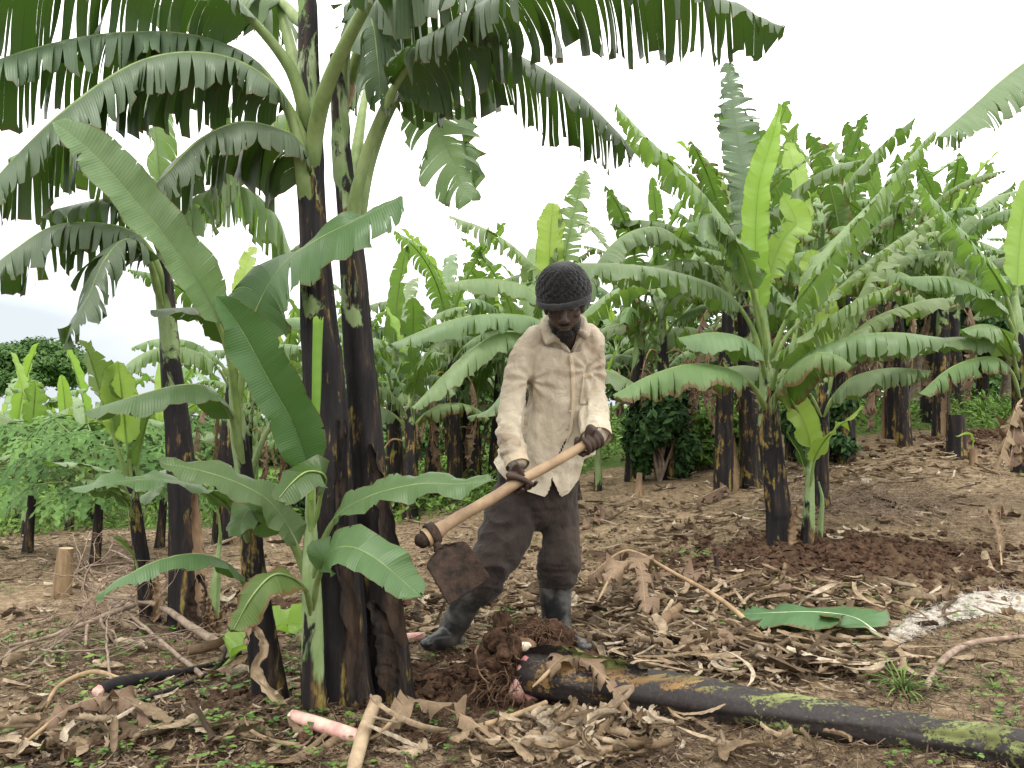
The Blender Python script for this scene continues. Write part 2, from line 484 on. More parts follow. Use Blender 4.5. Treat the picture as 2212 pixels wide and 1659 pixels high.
M['papaya_leaf'] = litter_mat('papaya_leaf', [(0, (.055, .13, .025)), (.5, (.095, .20, .045)), (1, (.15, .28, .07))], .1)
M['bark'] = simple('grey_bark', (.14, .10, .075), (.30, .235, .18), 20, .85, .5)
M['twig'] = simple('dead_twig', (.15, .10, .075), (.33, .25, .19), 20, .85, .4)
M['sack'] = simple('bleached_sacking', (.15, .12, .09), (.42, .385, .34), 26, .9, .8, .006, lo=.3, hi=.55)
M['pink'] = simple('fresh_pink_core', (.36, .12, .13), (.62, .42, .34), 14, .5, .2, lo=.35, hi=.62)
M['white_core'] = simple('white_cut_corm', (.55, .45, .34), (.82, .76, .62), 14, .6, .3)
M['stump_yellow'] = simple('dry_yellow_stump', (.12, .075, .04), (.30, .21, .115), 24, .7, .4, stretch=(1, 1, .12))
M['wood_chip'] = simple('dry_wood', (.22, .15, .09), (.46, .36, .24), 12, .8, .5, stretch=(1, 1, .3))
# ------------------------------------------------------------------ ground
def g_base(x, y):
    x = np.asarray(x, float); y = np.asarray(y, float)
    rise = 0.14 * np.clip(y - 4.0, 0, None)
    rise = np.where(rise > 1.0, 1.0 + (rise - 1.0) * .12, rise)
    rise = np.minimum(rise, 1.6)
    h = rise / (1 + np.exp(-(x - .5) / 1.0))
    h = h - .035 * np.clip(y - 5, 0, 12) * (1 - 1 / (1 + np.exp(-(x + 1.2) / .8)))
    return h + .035 * fbm(x * .55, y * .55, oct=3, seed=5)

def ray_hit(px, py, fn):
    lo, hi = .8, 60
    ds = np.concatenate([np.linspace(.8, 12, 300), np.linspace(12, 60, 200)])
    for d in ds:
        p = U(px, py, d)
        if p[2] <= fn(p[0], p[1]):
            return d
    return 60.0

HOLE = U(965, 1480, 2.98); HEAP = U(1150, 1395, 3.32); HPL = U(1740, 1200, 5.35)
def g_shape(x, y):
    h = g_base(x, y)
    h = h - .085 * np.exp(-(((x - HOLE[0]) / .30) ** 2 + ((y - HOLE[1]) / .17) ** 2))
    h = h + .05 * np.exp(-(((x - HEAP[0]) / .26) ** 2 + ((y - HEAP[1]) / .20) ** 2))
    h = h + .10 * np.exp(-(((x - HPL[0]) / .75) ** 2 + ((y - HPL[1] + .15) / .5) ** 2))
    m = U(2120, 930, 8.6)
    h = h + .25 * np.exp(-(((x - m[0] - .9) / 1.3) ** 2 + ((y - m[1]) / .6) ** 2))
    c = U(680, 1570, 2.65)
    h = h + .04 * np.exp(-(((x - c[0]) / .5) ** 2 + ((y - c[1]) / .25) ** 2))
    return h

def dugmask(x, y):
    m = 1.2 * np.exp(-(((x - HOLE[0] - .1) / .50) ** 2 + ((y - HOLE[1] - .04) / .32) ** 2))
    m = np.maximum(m, 1.1 * np.exp(-(((x - HEAP[0]) / .40) ** 2 + ((y - HEAP[1]) / .25) ** 2)))
    m = np.maximum(m, 1.0 * np.exp(-(((x - HPL[0] - .15) / 1.0) ** 2 + ((y - HPL[1] + .35) / .55) ** 2)))
    a = U(2120, 930, 8.6)
    m = np.maximum(m, 1.1 * np.exp(-(((x - a[0] - .9) / 1.4) ** 2 + ((y - a[1]) / .7) ** 2)))
    a = U(1650, 1180, 5.4)
    a = U(640, 1290, 4.3); m = np.maximum(m, .75 * np.exp(-(((x - a[0]) / .5) ** 2 + ((y - a[1]) / .3) ** 2)))
    a = U(330, 1560, 2.7); m = np.maximum(m, .7 * np.exp(-(((x - a[0]) / .7) ** 2 + ((y - a[1]) / .25) ** 2)))
    a = U(1350, 1150, 5.3); m = np.maximum(m, .6 * np.exp(-(((x - a[0]) / .6) ** 2 + ((y - a[1]) / .4) ** 2)))
    return m

_pt = {}
def G(px, py):
    """where the sight line of a photo position meets the ground"""
    d = ray_hit(px, py, lambda x, y: float(g_base(x, y)))
    p = U(px, py, d); p[2] = float(g_shape(p[0], p[1])); return p

def build_ground():
    NR, NC = 760, 560
    t = np.linspace(0, 1, NR)
    y = np.where(t < .82, 0, 0).astype(float)
    a = int(NR * .86)
    near = 1.2 * np.exp(np.linspace(0, 1, a) * math.log(14 / 1.2))
    far = 14 * np.exp(np.linspace(0, 1, NR - a) ** 1.3 * math.log(600 / 14))
    y = np.concatenate([[-6, -3, -1, 0, .5, .8, 1.0], near, far[1:]])
    u = np.linspace(-1, 1, NC)
    w = np.where(y > 1, 1.5 + .72 * y, 9 - 6.8 * np.clip((y + 6) / 7, 0, 1))
    X = u[None, :] * w[:, None]
    Y = np.repeat(y[:, None], NC, 1)
    H = g_shape(X, Y)
    dug = dugmask(X, Y)
    fade = np.exp(-np.clip(Y - 1, 0, None) / 14)
    n1 = fbm(X * 5, Y * 5, oct=4, seed=11)
    n2 = np.abs(fbm(X * 16, Y * 16, oct=4, seed=21, gain=.6))
    n3 = fbm(X * 45, Y * 45, oct=3, seed=31, gain=.6)
    D = np.clip(dug, 0, 1.1)
    H = H + fade * (.016 * n1 + (.016 + .10 * D) * (n2 - .15) * 1.0 + (.005 + .014 * D) * n3)
    mb = MB(); mb.grid(np.stack([X, Y, H], -1), np.stack([X, Y], -1), flip=True)
    o = mb.build('ground', M['soil'])
    at = o.data.attributes.new('dug', 'FLOAT', 'POINT'); at.data.foreach_set('value', dug.ravel().astype(np.float32))
    veg = np.where(X < 0, 7.6 - .1 * X, 8.3 + .45 * np.clip(X, 0, 3))
    gr = sstep(veg - .6, veg + 1.0, Y + .9 * fbm(X * 1.3, Y * 1.3, oct=3, seed=8))
    at = o.data.attributes.new('green', 'FLOAT', 'POINT'); at.data.foreach_set('value', gr.ravel().astype(np.float32))
    tag(o, kind='structure')
    return o

# ------------------------------------------------------------------ banana leaves
DOWN = np.array([0, 0, -1.])
def leaf(path, hw, mat, parent, org, s0=.22, elev=12, droop=.5, tear=.5, stripw=.035, seed=0, side=(1, 1), roll=0, rows=8,
         ribr=(.018, .004), rib='rib', wind=0.0, ragged=.08, tip=.5, name='leaf', dev=.5, base=.12, elev2=None, ribname='midrib', facing=None, ripple=.012, ribseg=8):
    """a banana leaf along a midrib path; each half is torn into strips that hang by their own weight"""
    rs = np.random.RandomState(seed)
    n = 160
    C = cr(path, n)[:, :3]
    T = nrm(np.gradient(C, axis=0))
    L = np.concatenate([[0], np.cumsum(np.linalg.norm(np.diff(C, axis=0), axis=1))]); tot = L[-1]
    up = np.array([0, 0, 1.]) if facing is None else nrm(np.asarray(facing, float))
    S = np.cross(T, up)
    # keep the side vector steady where the rib runs close to vertical
    for i in range(n):
        if np.linalg.norm(S[i]) < .25 and i > 0:
            S[i] = S[i - 1] - T[i] * np.dot(S[i - 1], T[i])
    if np.linalg.norm(S[0]) < .25: S[0] = S[n // 2] - T[0] * np.dot(S[n // 2], T[0])
    S = nrm(S)
    for i in range(1, n):
        if np.dot(S[i], S[i - 1]) < -.2: S[i] = -S[i]
        S[i] = nrm(S[i] * .35 + S[i - 1] * .65) if i > 1 else S[i]
        S[i] = nrm(S[i] - T[i] * np.dot(S[i], T[i]))
    if roll:
        Nn = np.cross(S, T); a = np.interp(np.linspace(0, 1, n), np.linspace(0, 1, np.size(roll)) if np.size(roll) > 1 else [0, 1], roll if np.size(roll) > 1 else [roll, roll]) * math.pi / 180
        S = S * np.cos(a)[:, None] + Nn * np.sin(a)[:, None]
    N = np.cross(S, T)
    bl = tot * (1 - s0)
    mb = MB()
    e2 = elev if elev2 is None else elev2
    ph = rs.rand() * 9
    for si, sg in enumerate((1, -1)):
        if side[si] <= 0: continue
        ns = max(4, int(bl / stripw))
        wd = rs.uniform(.35, 1.8, ns); cuts = np.concatenate([[0], np.cumsum(wd)]); cuts /= cuts[-1]
        torn = rs.rand(ns + 1) < tear
        rc = np.where(torn, rs.uniform(.02, .75, ns + 1), 1.0)
        rc[0] = .9; rc[-1] = .9
        dv = rs.randn(ns) * dev
        lenj = 1 - ragged * np.abs(rs.randn(ns)) * np.where(torn[:-1] | torn[1:], 1, .2)
        K = 3
        uc = (cuts[:-1, None] + (cuts[1:] - cuts[:-1])[:, None] * np.linspace(0, 1, K)[None]).ravel()
        rcc = np.stack([rc[:-1], np.minimum(np.maximum(rc[:-1], rc[1:]), 1), rc[1:]], 1).ravel()
        rcc[1::3] = (rc[:-1] + rc[1:]) / 2
        dvc = np.repeat(dv, K); lc = np.repeat(lenj, K)
        edge = np.tile([1, 0, -1], ns)
        swid = np.repeat((cuts[1:] - cuts[:-1]) * bl, K)
        s = (s0 + (1 - s0) * uc) * (tot)
        def ip(A): return np.stack([np.interp(s, L, A[:, k]) for k in range(3)], 1)
        P0, Tt, Ss, Nn = ip(C), nrm(ip(T)), nrm(ip(S)), nrm(ip(N))
        prof = np.clip(uc / base, 0, 1) ** .55 * np.clip((1 - uc) / .30, 0, 1) ** tip
        w = hw * side[si] * prof * (1 + .05 * np.sin(uc * 23 + ph)) * np.where(np.arange(len(lc)) >= 0, lc, 1) + .004
        r = np.linspace(0, 1, rows)[None, :]
        rel = np.clip(r - rcc[:, None], 0, 1)
        el = rad(elev if si == 0 else e2) + .18 * vnoise(uc * 7 + seed, uc * 0 + sg)[:, None]
        D0 = Ss[:, None, :] * sg * np.cos(el)[..., None] + Nn[:, None, :] * np.sin(el)[..., None] + Tt[:, None, :] * .28
        dr = droop * (1 + .5 * vnoise(uc * 5 + seed * .7, uc * 0 + sg * 3))[:, None]
        g = np.clip(dr * r ** .8 + dvc[:, None] * rel * 1.2 + droop * .9 * rel, -.25, .96)[..., None]
        D = nrm(nrm(D0) * (1 - g) + DOWN * g + Tt[:, None, :] * (dvc[:, None] * .35 * rel)[..., None] + np.array([wind, 0, 0]) * (r ** 1)[..., None])
        P = P0[:, None, :] + np.concatenate([np.zeros((len(uc), 1, 3)), np.cumsum(D[:, 1:] * (w / (rows - 1))[:, None, None], 1)], 1)
        gap = np.clip(edge[:, None] * rel * swid[:, None] * .30, -.02, .02)
        P = P + Tt[:, None, :] * gap[..., None]
        # pleats and soft waves in the blade
        wav = ripple * np.sin(s * 42 + ph)[:, None] * r ** 1.5 + .3 * ripple * np.sin(s * 120)[:, None] * r
        tw = edge[:, None] * rel * dvc[:, None] * swid[:, None] * .5
        P = P + Nn[:, None, :] * (wav + tw)[..., None]
        P[:, -1] += Tt * (rs.randn(len(uc)) * .004)[:, None]
        UV = np.stack(np.broadcast_arrays(s[:, None] / 1.0 + seed * .37, r), -1)
        mask = np.ones((len(uc) - 1, rows - 1), bool); mask[2::3] = False

        mb.grid(P, UV, 0, flip=(sg > 0), mask=mask)


    o = mb.build(name, mat, parent, org)
    # rib and stalk
    k = 44
    c2 = cr([tuple(p) for p in C[::4]], k)
    tt = np.linspace(0, 1, k)
    rr = ribr[1] + (ribr[0] - ribr[1]) * np.clip(1 - tt / max(s0 * 1.6, .3), 0, 1) ** 1.2 + (ribr[0] - ribr[1]) * .18 * np.clip(1 - tt, 0, 1)
    rr = np.maximum(rr * np.clip((1 - tt) * 6, .3, 1) * np.clip(.3 + tt / .15, .3, 1), .0015)
    mr = MB()
    Ni = np.stack([np.interp(np.linspace(0, n - 1, k), np.arange(n), N[:, j]) for j in range(3)], 1)
    mr.tube(c2 - Ni * rr[:, None] * .8, np.stack([rr, rr * .85], 1), ribseg, 0)
    ro = mr.build(ribname, M[rib] if isinstance(rib, str) else rib, o if parent is not None else None, org)
    return o

def shaft(path, mat, parent, org, name='trunk', sheaths=6, seed=0, seg=40, rows=110, thick=.006, flare=.25):
    """a pseudostem: path of (x,y,z,radius); overlapping sheaths end in raised rims up the stem"""
    rs = np.random.RandomState(seed)
    C = cr(path, rows); P, r = C[:, :3], C[:, 3]
    h = np.linspace(0, 1, rows); th = np.linspace(0, 2 * np.pi, seg, endpoint=False)
    d = np.zeros((rows, seg))
    for i in range(sheaths):
        a0 = rs.rand() * 6.283; top = (i + 1) / (sheaths + .5) * rs.uniform(.8, 1.05); half = rs.uniform(1.2, 2.2)
        da = np.abs((th - a0 - .6 * 0 + np.pi) % (2 * np.pi) - np.pi)[None, :] + .35 * fbm(h * 4, h * 0 + i, seed=seed + i)[:, None]
        inside = (1 - sstep(half - .10, half + .10, da)) * (1 - sstep(top - .006, top + .006, h + .02 * np.sin(th * 2)[None] .reshape(1, -1).T.reshape(-1)[None] if False else h)[:, None])
        d += inside * thick * rs.uniform(.6, 1.4)
    a = np.tile(th[None], (rows, 1)); z = np.tile(P[:, 2:3], (1, seg))
    d += .0025 * fbm(np.cos(a) * 5 + seed, np.sin(a) * 5, z * 2.2, 3, seed) + .0018 * fbm(np.cos(a) * 14, np.sin(a) * 14 + seed, z * 2.5, 2, seed + 3)
    d -= d.mean(1, keepdims=True)
    fl = 1 + flare * np.exp(-h * rows * np.linalg.norm(P[1] - P[0]) / .07)
    prof = fl[:, None] + d / r[:, None]
    prof = prof * (1 + .05 * np.cos(a * 2 + seed))
    mb = MB()
    uv = np.stack([a / 6.283, np.tile(h[:, None], (1, seg))], -1)
    mb.tube(P, r, seg, 0, True, uv, prof)
    return mb.build(name, mat, parent, org)

def peel(path, w, mat, parent, org, name='loose_sheath', seed=0, curl=1.6):
    """a strip of dry sheath curling away from the stem; path of (x,y,z)"""
    rs = np.random.RandomState(seed)
    C = cr(path, 26)[:, :3]; T = nrm(np.gradient(C, axis=0))
    S = nrm(np.cross(T, np.array([0, 1, .1]))); N = np.cross(S, T)
    t = np.linspace(0, 1, 26); m = 7
    a = (np.linspace(-1, 1, m)[None, :] * curl * (.5 + .6 * t[:, None]))
    ww = w * (1 - .75 * t ** 2)[:, None]
    V = C[:, None] + S[:, None] * (np.sin(a) / curl * ww)[..., None] + N[:, None] * ((np.cos(a) - 1) / curl * ww)[..., None]
    V += .004 * rs.randn(*V.shape)
    mb = MB(); mb.grid(V, np.stack(np.broadcast_arrays(t[:, None] * 0 + seed * .13, np.linspace(0, 1, m)[None]), -1))
    return mb.build(name, mat, parent, org)

# build banana plants drawn after the photo; P3 turns (px, py, depth) rows into world points
def P3(rows_):
    return [tuple(U(*r[:3])) for r in rows_]
def P4(rows_, base_d=None):
    """(px, py, depth, width in px) -> (x, y, z, radius)"""
    return [tuple(U(a, b, c)) + (w / 2 * c / FPX,) for a, b, c, w in rows_]

def plant(name, base, label, cat='banana plant', group=None):
    p = U(*base)
    return empty(name, p, label, cat, group), p
build_ground()

# ------------------------------------------------------------------ near banana mat, left of the man
# tall plant A
root, O = plant('banana_plant', (748, 1525, 2.82), 'tall banana plant, nearer of the two thick smoky black trunks left of the man')
shaft(P4([(750, 1550, 2.82, 112), (738, 1400, 2.82, 106), (724, 1200, 2.82, 100), (706, 950, 2.82, 93), (693, 750, 2.82, 80), (684, 600, 2.82, 66), (676, 470, 2.82, 58), (668, 330, 2.82, 60), (664, 240, 2.82, 52), (664, 120, 2.82, 48), (662, -60, 2.8, 40)]), M['trunk'], root, O, sheaths=9, seed=3, thick=.009)
peel(P3([(770, 1520, 2.72), (765, 1400, 2.74), (742, 1150, 2.76), (742, 905, 2.78)]), .05, M['sheath'], root, O, seed=2)
K = dict(parent=root, org=O)
D = 2.75
leaf(P3([(667, 340, 2.84), (660, 230, 2.78), (636, 145, D), (560, 50, 2.7), (450, -40, 2.6), (220, -75, 2.45), (-60, -45, 2.3), (-300, 40, 2.2)]), 0.3, M['leaf'], s0=.30, elev=-15, droop=0.65, tear=0.92, seed=11, stripw=0.026, side=(1, .4), ribr=(.026, .006), rib='rib_grey', **K)
leaf(P3([(667, 400, 2.84), (655, 290, 2.78), (618, 212, D), (545, 125, 2.72), (430, 78, 2.65), (300, 68, 2.55), (150, 85, 2.45), (-30, 140, 2.35), (-160, 230, 2.3)]), 0.27, M['leaf'], s0=.25, elev=-15, droop=0.65, tear=0.92, seed=12, stripw=0.026, side=(1, .55), elev2=-25, ribr=(.024, .005), rib='rib_grey', dev=.35, **K)
leaf(P3([(668, 500, 2.84), (658, 380, 2.78), (640, 265, D), (590, 180, 2.68), (500, 125, 2.6), (390, 112, 2.5), (280, 140, 2.42), (160, 220, 2.34), (60, 310, 2.3), (-60, 440, 2.25)]), 0.3, M['leaf'], s0=.27, elev=0, elev2=-30, droop=0.65, tear=0.92, seed=13, stripw=0.026, side=(1, .5), ribr=(.028, .006), rib='rib_grey', dev=.35, **K)
leaf(P3([(668, 450, 2.84), (655, 350, 2.78), (640, 300, D), (610, 280, 2.7), (520, 262, 2.62), (430, 300, 2.56), (360, 370, 2.5), (300, 440, 2.46)]), 0.27, M['leaf'], s0=.12, elev=5, elev2=-30, droop=0.7, tear=0.92, seed=14, stripw=0.026, side=(1, .45), ribr=(.021, .005), rib='rib_grey', dev=.4, **K)
leaf(P3([(668, 430, 2.84), (674, 310, 2.80), (698, 195, 2.70), (738, 98, 2.6), (790, 0, 2.5), (850, -120, 2.4), (880, -260, 2.4), (900, -380, 2.5)]), 0.26, M['leaf'], s0=.55, elev=0, droop=.9, tear=0.92, seed=15, stripw=0.026, ribr=(.030, .009), rib='rib_grey', **K)
leaf(P3([(662, 200, 2.85), (630, 90, 2.95), (600, -20, 3.05), (560, -120, 3.2), (480, -170, 3.5), (360, -160, 3.8)]), 0.24, M['leaf'], s0=.40, elev=-5, droop=.8, tear=0.92, seed=16, stripw=0.026, ribr=(.022, .006), rib='rib_grey', **K)
leaf(P3([(668, 60, 2.85), (600, -10, 3.0), (500, -40, 3.2), (420, -10, 3.4), (330, 40, 3.5)]), 0.24, M['leaf_mid'], s0=.20, elev=-5, droop=.8, tear=0.92, seed=18, stripw=0.026, ribr=(.026, .006), rib='rib_grey', **K)

# tall plant B
root, O = plant('banana_plant', (832, 1500, 2.98), 'tall banana plant with black trunk nearest the dug hole, torn leaves spreading overhead')
shaft(P4([(838, 1525, 3.0, 88), (828, 1400, 3.0, 92), (810, 1200, 3.0, 80), (788, 950, 3.0, 76), (774, 760, 3.0, 68), (763, 600, 3.0, 62), (755, 500, 3.0, 52), (745, 380, 3.0, 46), (735, 260, 3.0, 40), (728, 120, 3.0, 34)]), M['trunk'], root, O, sheaths=9, seed=9, thick=.009)
peel(P3([(840, 1490, 2.86), (838, 1400, 2.88), (820, 1330, 2.9), (802, 1300, 2.92)]), .07, M['sheath'], root, O, seed=5)
peel(P3([(862, 1400, 2.9), (845, 1200, 2.92), (826, 1060, 2.92), (800, 960, 2.9)]), .06, M['sheath'], root, O, seed=6)
K = dict(parent=root, org=O)
leaf(P3([(760, 620, 3.02), (762, 500, 2.98), (770, 400, 2.95), (795, 300, 2.92), (870, 150, 2.85), (985, 45, 2.75), (1110, -25, 2.65), (1280, -60, 2.55), (1460, -40, 2.5), (1600, 20, 2.45), (1690, 60, 2.42)]), 0.27, M['leaf'], s0=.34, elev=-5, elev2=-25, droop=0.7, tear=0.92, seed=21, stripw=0.026, side=(.8, 1), ribr=(.027, .006), rib='rib_grey', dev=.38, **K)
leaf(P3([(757, 560, 3.02), (768, 440, 3.02), (800, 320, 3.05), (850, 215, 3.05), (920, 135, 3.0), (1010, 100, 2.95), (1120, 120, 2.9), (1240, 195, 2.85), (1330, 280, 2.8), (1372, 330, 2.78)]), 0.26, M['leaf'], s0=.36, elev=-20, droop=0.7, tear=0.92, seed=22, stripw=0.026, side=(.45, 1), ribr=(.027, .005), rib='rib_grey', dev=.3, **K)
leaf(P3([(762, 480, 3.1), (790, 330, 3.2), (840, 200, 3.3), (880, 140, 3.4), (915, 175, 3.5), (955, 290, 3.5), (990, 380, 3.48), (1018, 432, 3.45)]), 0.19, M['leaf_mid'], s0=.50, elev=5, droop=.55, tear=.8, seed=23, ribr=(.021, .004), rib='rib', dev=.3, facing=(-.2, -.9, .4), **K)
leaf(P3([(760, 420, 3.1), (775, 280, 3.3), (800, 160, 3.6), (850, 80, 3.9), (960, 60, 4.2), (1060, 120, 4.4)]), 0.26, M['leaf_mid'], s0=.35, elev=-15, droop=.9, tear=0.92, seed=24, stripw=0.026, side=(.5, 1), ribr=(.026, .006), **K)
leaf(P3([(735, 260, 3.05), (740, 120, 3.0), (760, 20, 2.95), (790, 10, 2.9), (808, 60, 2.85), (818, 150, 2.85), (822, 215, 2.85)]), 0.18, M['leaf'], s0=.45, elev=-5, droop=.9, tear=.6, seed=25, ribr=(.03, .006), rib='rib_grey', **K)
leaf(P3([(740, 240, 3.05), (770, 80, 3.1), (800, -20, 3.1), (850, -10, 3.1), (900, 40, 3.1)]), .14, M['leaf_dead'], s0=.4, elev=-40, droop=.9, tear=.8, seed=26, ribr=(.02, .006), rib='rib_dead', name='dead_leaf', **K)
leaf(P3([(745, 200, 3.1), (800, 30, 3.0), (900, -40, 2.9), (1030, -20, 2.85), (1120, 60, 2.8)]), 0.25, M['leaf'], s0=.3, elev=-15, droop=.9, tear=0.92, seed=27, stripw=0.026, ribr=(.028, .006), **K)

# thin sucker C
root, O = plant('banana_sucker', (675, 1560, 2.66), 'slender pale stemmed banana sucker in front of the thick black trunks, with rolled new leaf', 'banana plant')
shaft(P4([(676, 1585, 2.66, 54), (674, 1480, 2.66, 50), (672, 1350, 2.66, 42), (670, 1270, 2.66, 40), (668, 1200, 2.66, 34), (671, 1100, 2.66, 22), (672, 1010, 2.66, 18)]), M['trunk_pale'], root, O, sheaths=5, seed=4, flare=.1, thick=.003)
K = dict(parent=root, org=O)
leaf(P3([(671, 1150, 2.62), (668, 1030, 2.6), (640, 930, 2.55), (580, 820, 2.45), (520, 710, 2.38), (470, 640, 2.34)]), 0.078, M['leaf_deep'], s0=.22, elev=24, droop=.10, tear=.05, seed=31, ribr=(.014, .004), rib='rib', facing=(.15, -.9, .45), tip=.55, ripple=.006, **K)
# rolled new leaf
mb = MB(); pp = cr(P4([(672, 1080, 2.6, 12), (676, 1000, 2.6, 16), (682, 860, 2.58, 23), (684, 760, 2.57, 25), (686, 690, 2.56, 27)]), 40)
th = np.linspace(.3, 2.5 * np.pi, 28); rr_ = np.linspace(.55, 1.0, 28)
V = pp[:, None, :3] + np.stack([np.cos(th) * rr_, np.sin(th) * rr_, 0 * th], -1)[None] * pp[:, 3][:, None, None]
V[-1, :, 2] += .01 * np.sin(th * 3)
mb.grid(V, np.stack(np.meshgrid(np.linspace(0, .1, 40), np.linspace(0, .8, 28), indexing='ij'), -1))
mb.build('rolled_leaf', M['leaf_cut'] if False else M['leaf_young'], root, O)
leaf(P3([(676, 1140, 2.6), (690, 1070, 2.56), (700, 1030, 2.5), (665, 1020, 2.44), (630, 1045, 2.40), (600, 1080, 2.38)]), .062, M['leaf_sucker'], s0=.42, elev=5, droop=.25, tear=0, seed=32, ribr=(.008, .003), facing=(-.1, -.75, .65), ripple=.004, **K)
leaf(P3([(672, 1250, 2.64), (688, 1180, 2.6), (725, 1115, 2.56), (800, 1070, 2.5), (900, 1045, 2.45), (990, 1045, 2.42), (1065, 1038, 2.4)]), 0.054, M['leaf_sucker'], s0=.28, elev=-8, elev2=30, droop=.35, tear=.02, seed=33, ribr=(.014, .003), rib='rib_grey', facing=(0, -.35, 1), **K)
leaf(P3([(676, 1320, 2.62), (686, 1250, 2.56), (712, 1195, 2.48), (755, 1180, 2.42), (810, 1205, 2.38), (865, 1250, 2.36), (910, 1290, 2.35)]), .068, M['leaf_sucker'], s0=.28, elev=10, droop=.15, tear=.12, seed=34, ribr=(.012, .003), rib='rib_grey', facing=(.2, -.75, .65), **K)
leaf(P3([(668, 1330, 2.62), (655, 1275, 2.55), (625, 1248, 2.48), (588, 1245, 2.42), (545, 1290, 2.38), (502, 1365, 2.36)]), .062, M['leaf_scorch'], s0=.26, elev=5, droop=.2, tear=.08, seed=35, ribr=(.012, .003), rib='rib_grey', facing=(-.3, -.75, .5), **K)
leaf(P3([(668, 1260, 2.66), (640, 1170, 2.62), (590, 1090, 2.56), (520, 1045, 2.5), (430, 1015, 2.44), (340, 1000, 2.4)]), 0.054, M['leaf_sucker'], s0=.2, elev=20, elev2=-10, droop=.3, tear=.12, seed=36, ribr=(.013, .003), rib='rib_grey', facing=(0, -.5, .9), **K)
leaf(P3([(665, 1270, 2.7), (630, 1180, 2.7), (580, 1120, 2.66), (540, 1100, 2.6), (522, 1130, 2.55), (520, 1160, 2.52)]), .058, M['leaf_sucker'], s0=.42, elev=5, droop=.3, tear=.05, seed=37, ribr=(.011, .003), rib='rib_grey', facing=(-.2, -.8, .4), **K)

# sucker D
root, O = plant('banana_plant', (585, 1530, 2.85), 'leaning young banana plant with dark lower stem, immediately left of the pale sucker')
shaft(P4([(590, 1560, 2.85, 78), (578, 1450, 2.85, 66), (558, 1300, 2.85, 54), (543, 1150, 2.85, 44), (530, 1030, 2.85, 36), (520, 950, 2.85, 36), (512, 880, 2.85, 26), (505, 810, 2.85, 22)]), M['trunk_mid'], root, O, sheaths=6, seed=7, flare=.05, thick=.004)
K = dict(parent=root, org=O)
leaf(P3([(520, 960, 2.8), (508, 850, 2.75), (488, 740, 2.65), (445, 640, 2.55), (380, 540, 2.45), (290, 430, 2.35), (200, 330, 2.28), (118, 262, 2.22)]), 0.076, M['leaf_mid'], s0=.38, elev=18, elev2=20, droop=.06, tear=.06, seed=41, ribr=(.014, .004), facing=(.25, -.85, .5), tip=.35, ripple=.008, **K)
leaf(P3([(528, 1000, 2.82), (510, 910, 2.78), (478, 860, 2.72), (440, 832, 2.66), (380, 832, 2.6), (290, 855, 2.54), (185, 888, 2.5)]), .085, M['leaf_sucker'], s0=.24, elev=-5, elev2=-22, droop=.5, tear=.08, seed=42, ribr=(.02, .004), rib='rib_grey', **K)
leaf(P3([(548, 1340, 2.8), (540, 1280, 2.74), (500, 1222, 2.66), (430, 1195, 2.58), (340, 1210, 2.5), (270, 1245, 2.45), (206, 1288, 2.42)]), 0.052, M['leaf_sucker'], s0=.26, elev=0, elev2=-25, droop=.4, tear=.03, seed=43, ribr=(.015, .003), rib='rib_grey', **K)
leaf(P3([(515, 900, 2.85), (525, 800, 2.82), (545, 690, 2.78), (600, 585, 2.72), (680, 520, 2.65), (780, 470, 2.58), (870, 425, 2.55)]), 0.15, M['leaf_sucker'], s0=.28, elev=-5, elev2=12, droop=.55, tear=.12, seed=44, ribr=(.014, .004), tip=.3, facing=(.3, -.6, .8), **K)
leaf(P3([(518, 930, 2.9), (510, 800, 2.85), (490, 710, 2.8), (440, 668, 2.7), (380, 665, 2.6), (325, 670, 2.55)]), .065, M['leaf'], s0=.42, elev=-5, droop=.35, tear=.05, seed=45, ribr=(.011, .003), **K)
leaf(P3([(535, 1080, 2.9), (545, 1000, 2.95), (580, 920, 3.0), (640, 870, 3.1), (700, 860, 3.2)]), .06, M['leaf_sucker'], s0=.5, elev=0, droop=.5, tear=.1, seed=46, ribr=(.016, .004), rib='rib_grey', **K)
leaf(P3([(540, 1180, 2.85), (520, 1120, 2.75), (450, 1060, 2.6), (360, 1035, 2.5), (250, 1040, 2.42), (150, 1055, 2.38)]), .05, M['leaf_sucker'], s0=.3, elev=25, elev2=-5, droop=.25, tear=.1, seed=47, ribr=(.014, .003), rib='rib_grey', **K)
peel(P3([(620, 1530, 2.7), (575, 1480, 2.7), (555, 1440, 2.7), (575, 1400, 2.72), (545, 1350, 2.74), (530, 1395, 2.7)]), .03, M['wood_chip'], root, O, seed=8)

# trunk E and its crown, further left
root, O = plant('banana_plant', (405, 1345, 3.95), 'mature banana plant with single thick black trunk standing behind the branch heap at left')
shaft(P4([(410, 1362, 3.95, 84), (402, 1250, 3.95, 74), (396, 1100, 3.95, 66), (388, 1000, 3.95, 62), (376, 850, 3.95, 50), (364, 720, 3.95, 40), (356, 640, 3.95, 40), (352, 560, 3.95, 30), (350, 500, 3.95, 20)]), M['trunk'], root, O, sheaths=8, seed=14)
peel(P3([(440, 1330, 3.8), (432, 1200, 3.8), (425, 1080, 3.8), (420, 1010, 3.8)]), .05, M['sheath_brown'], root, O, seed=12)
peel(P3([(425, 1345, 3.8), (430, 1300, 3.8), (436, 1240, 3.8)]), .08, M['sheath'], root, O, seed=13)
K = dict(parent=root, org=O)
leaf(P3([(354, 640, 3.9), (340, 560, 3.85), (290, 500, 3.8), (200, 480, 3.75), (110, 490, 3.7), (30, 540, 3.65), (-60, 610, 3.6)]), 0.27, M['leaf'], s0=.22, elev=-5, elev2=-28, droop=0.7, tear=0.9, seed=51, stripw=0.034, side=(1, .6), ribr=(.024, .006), **K)
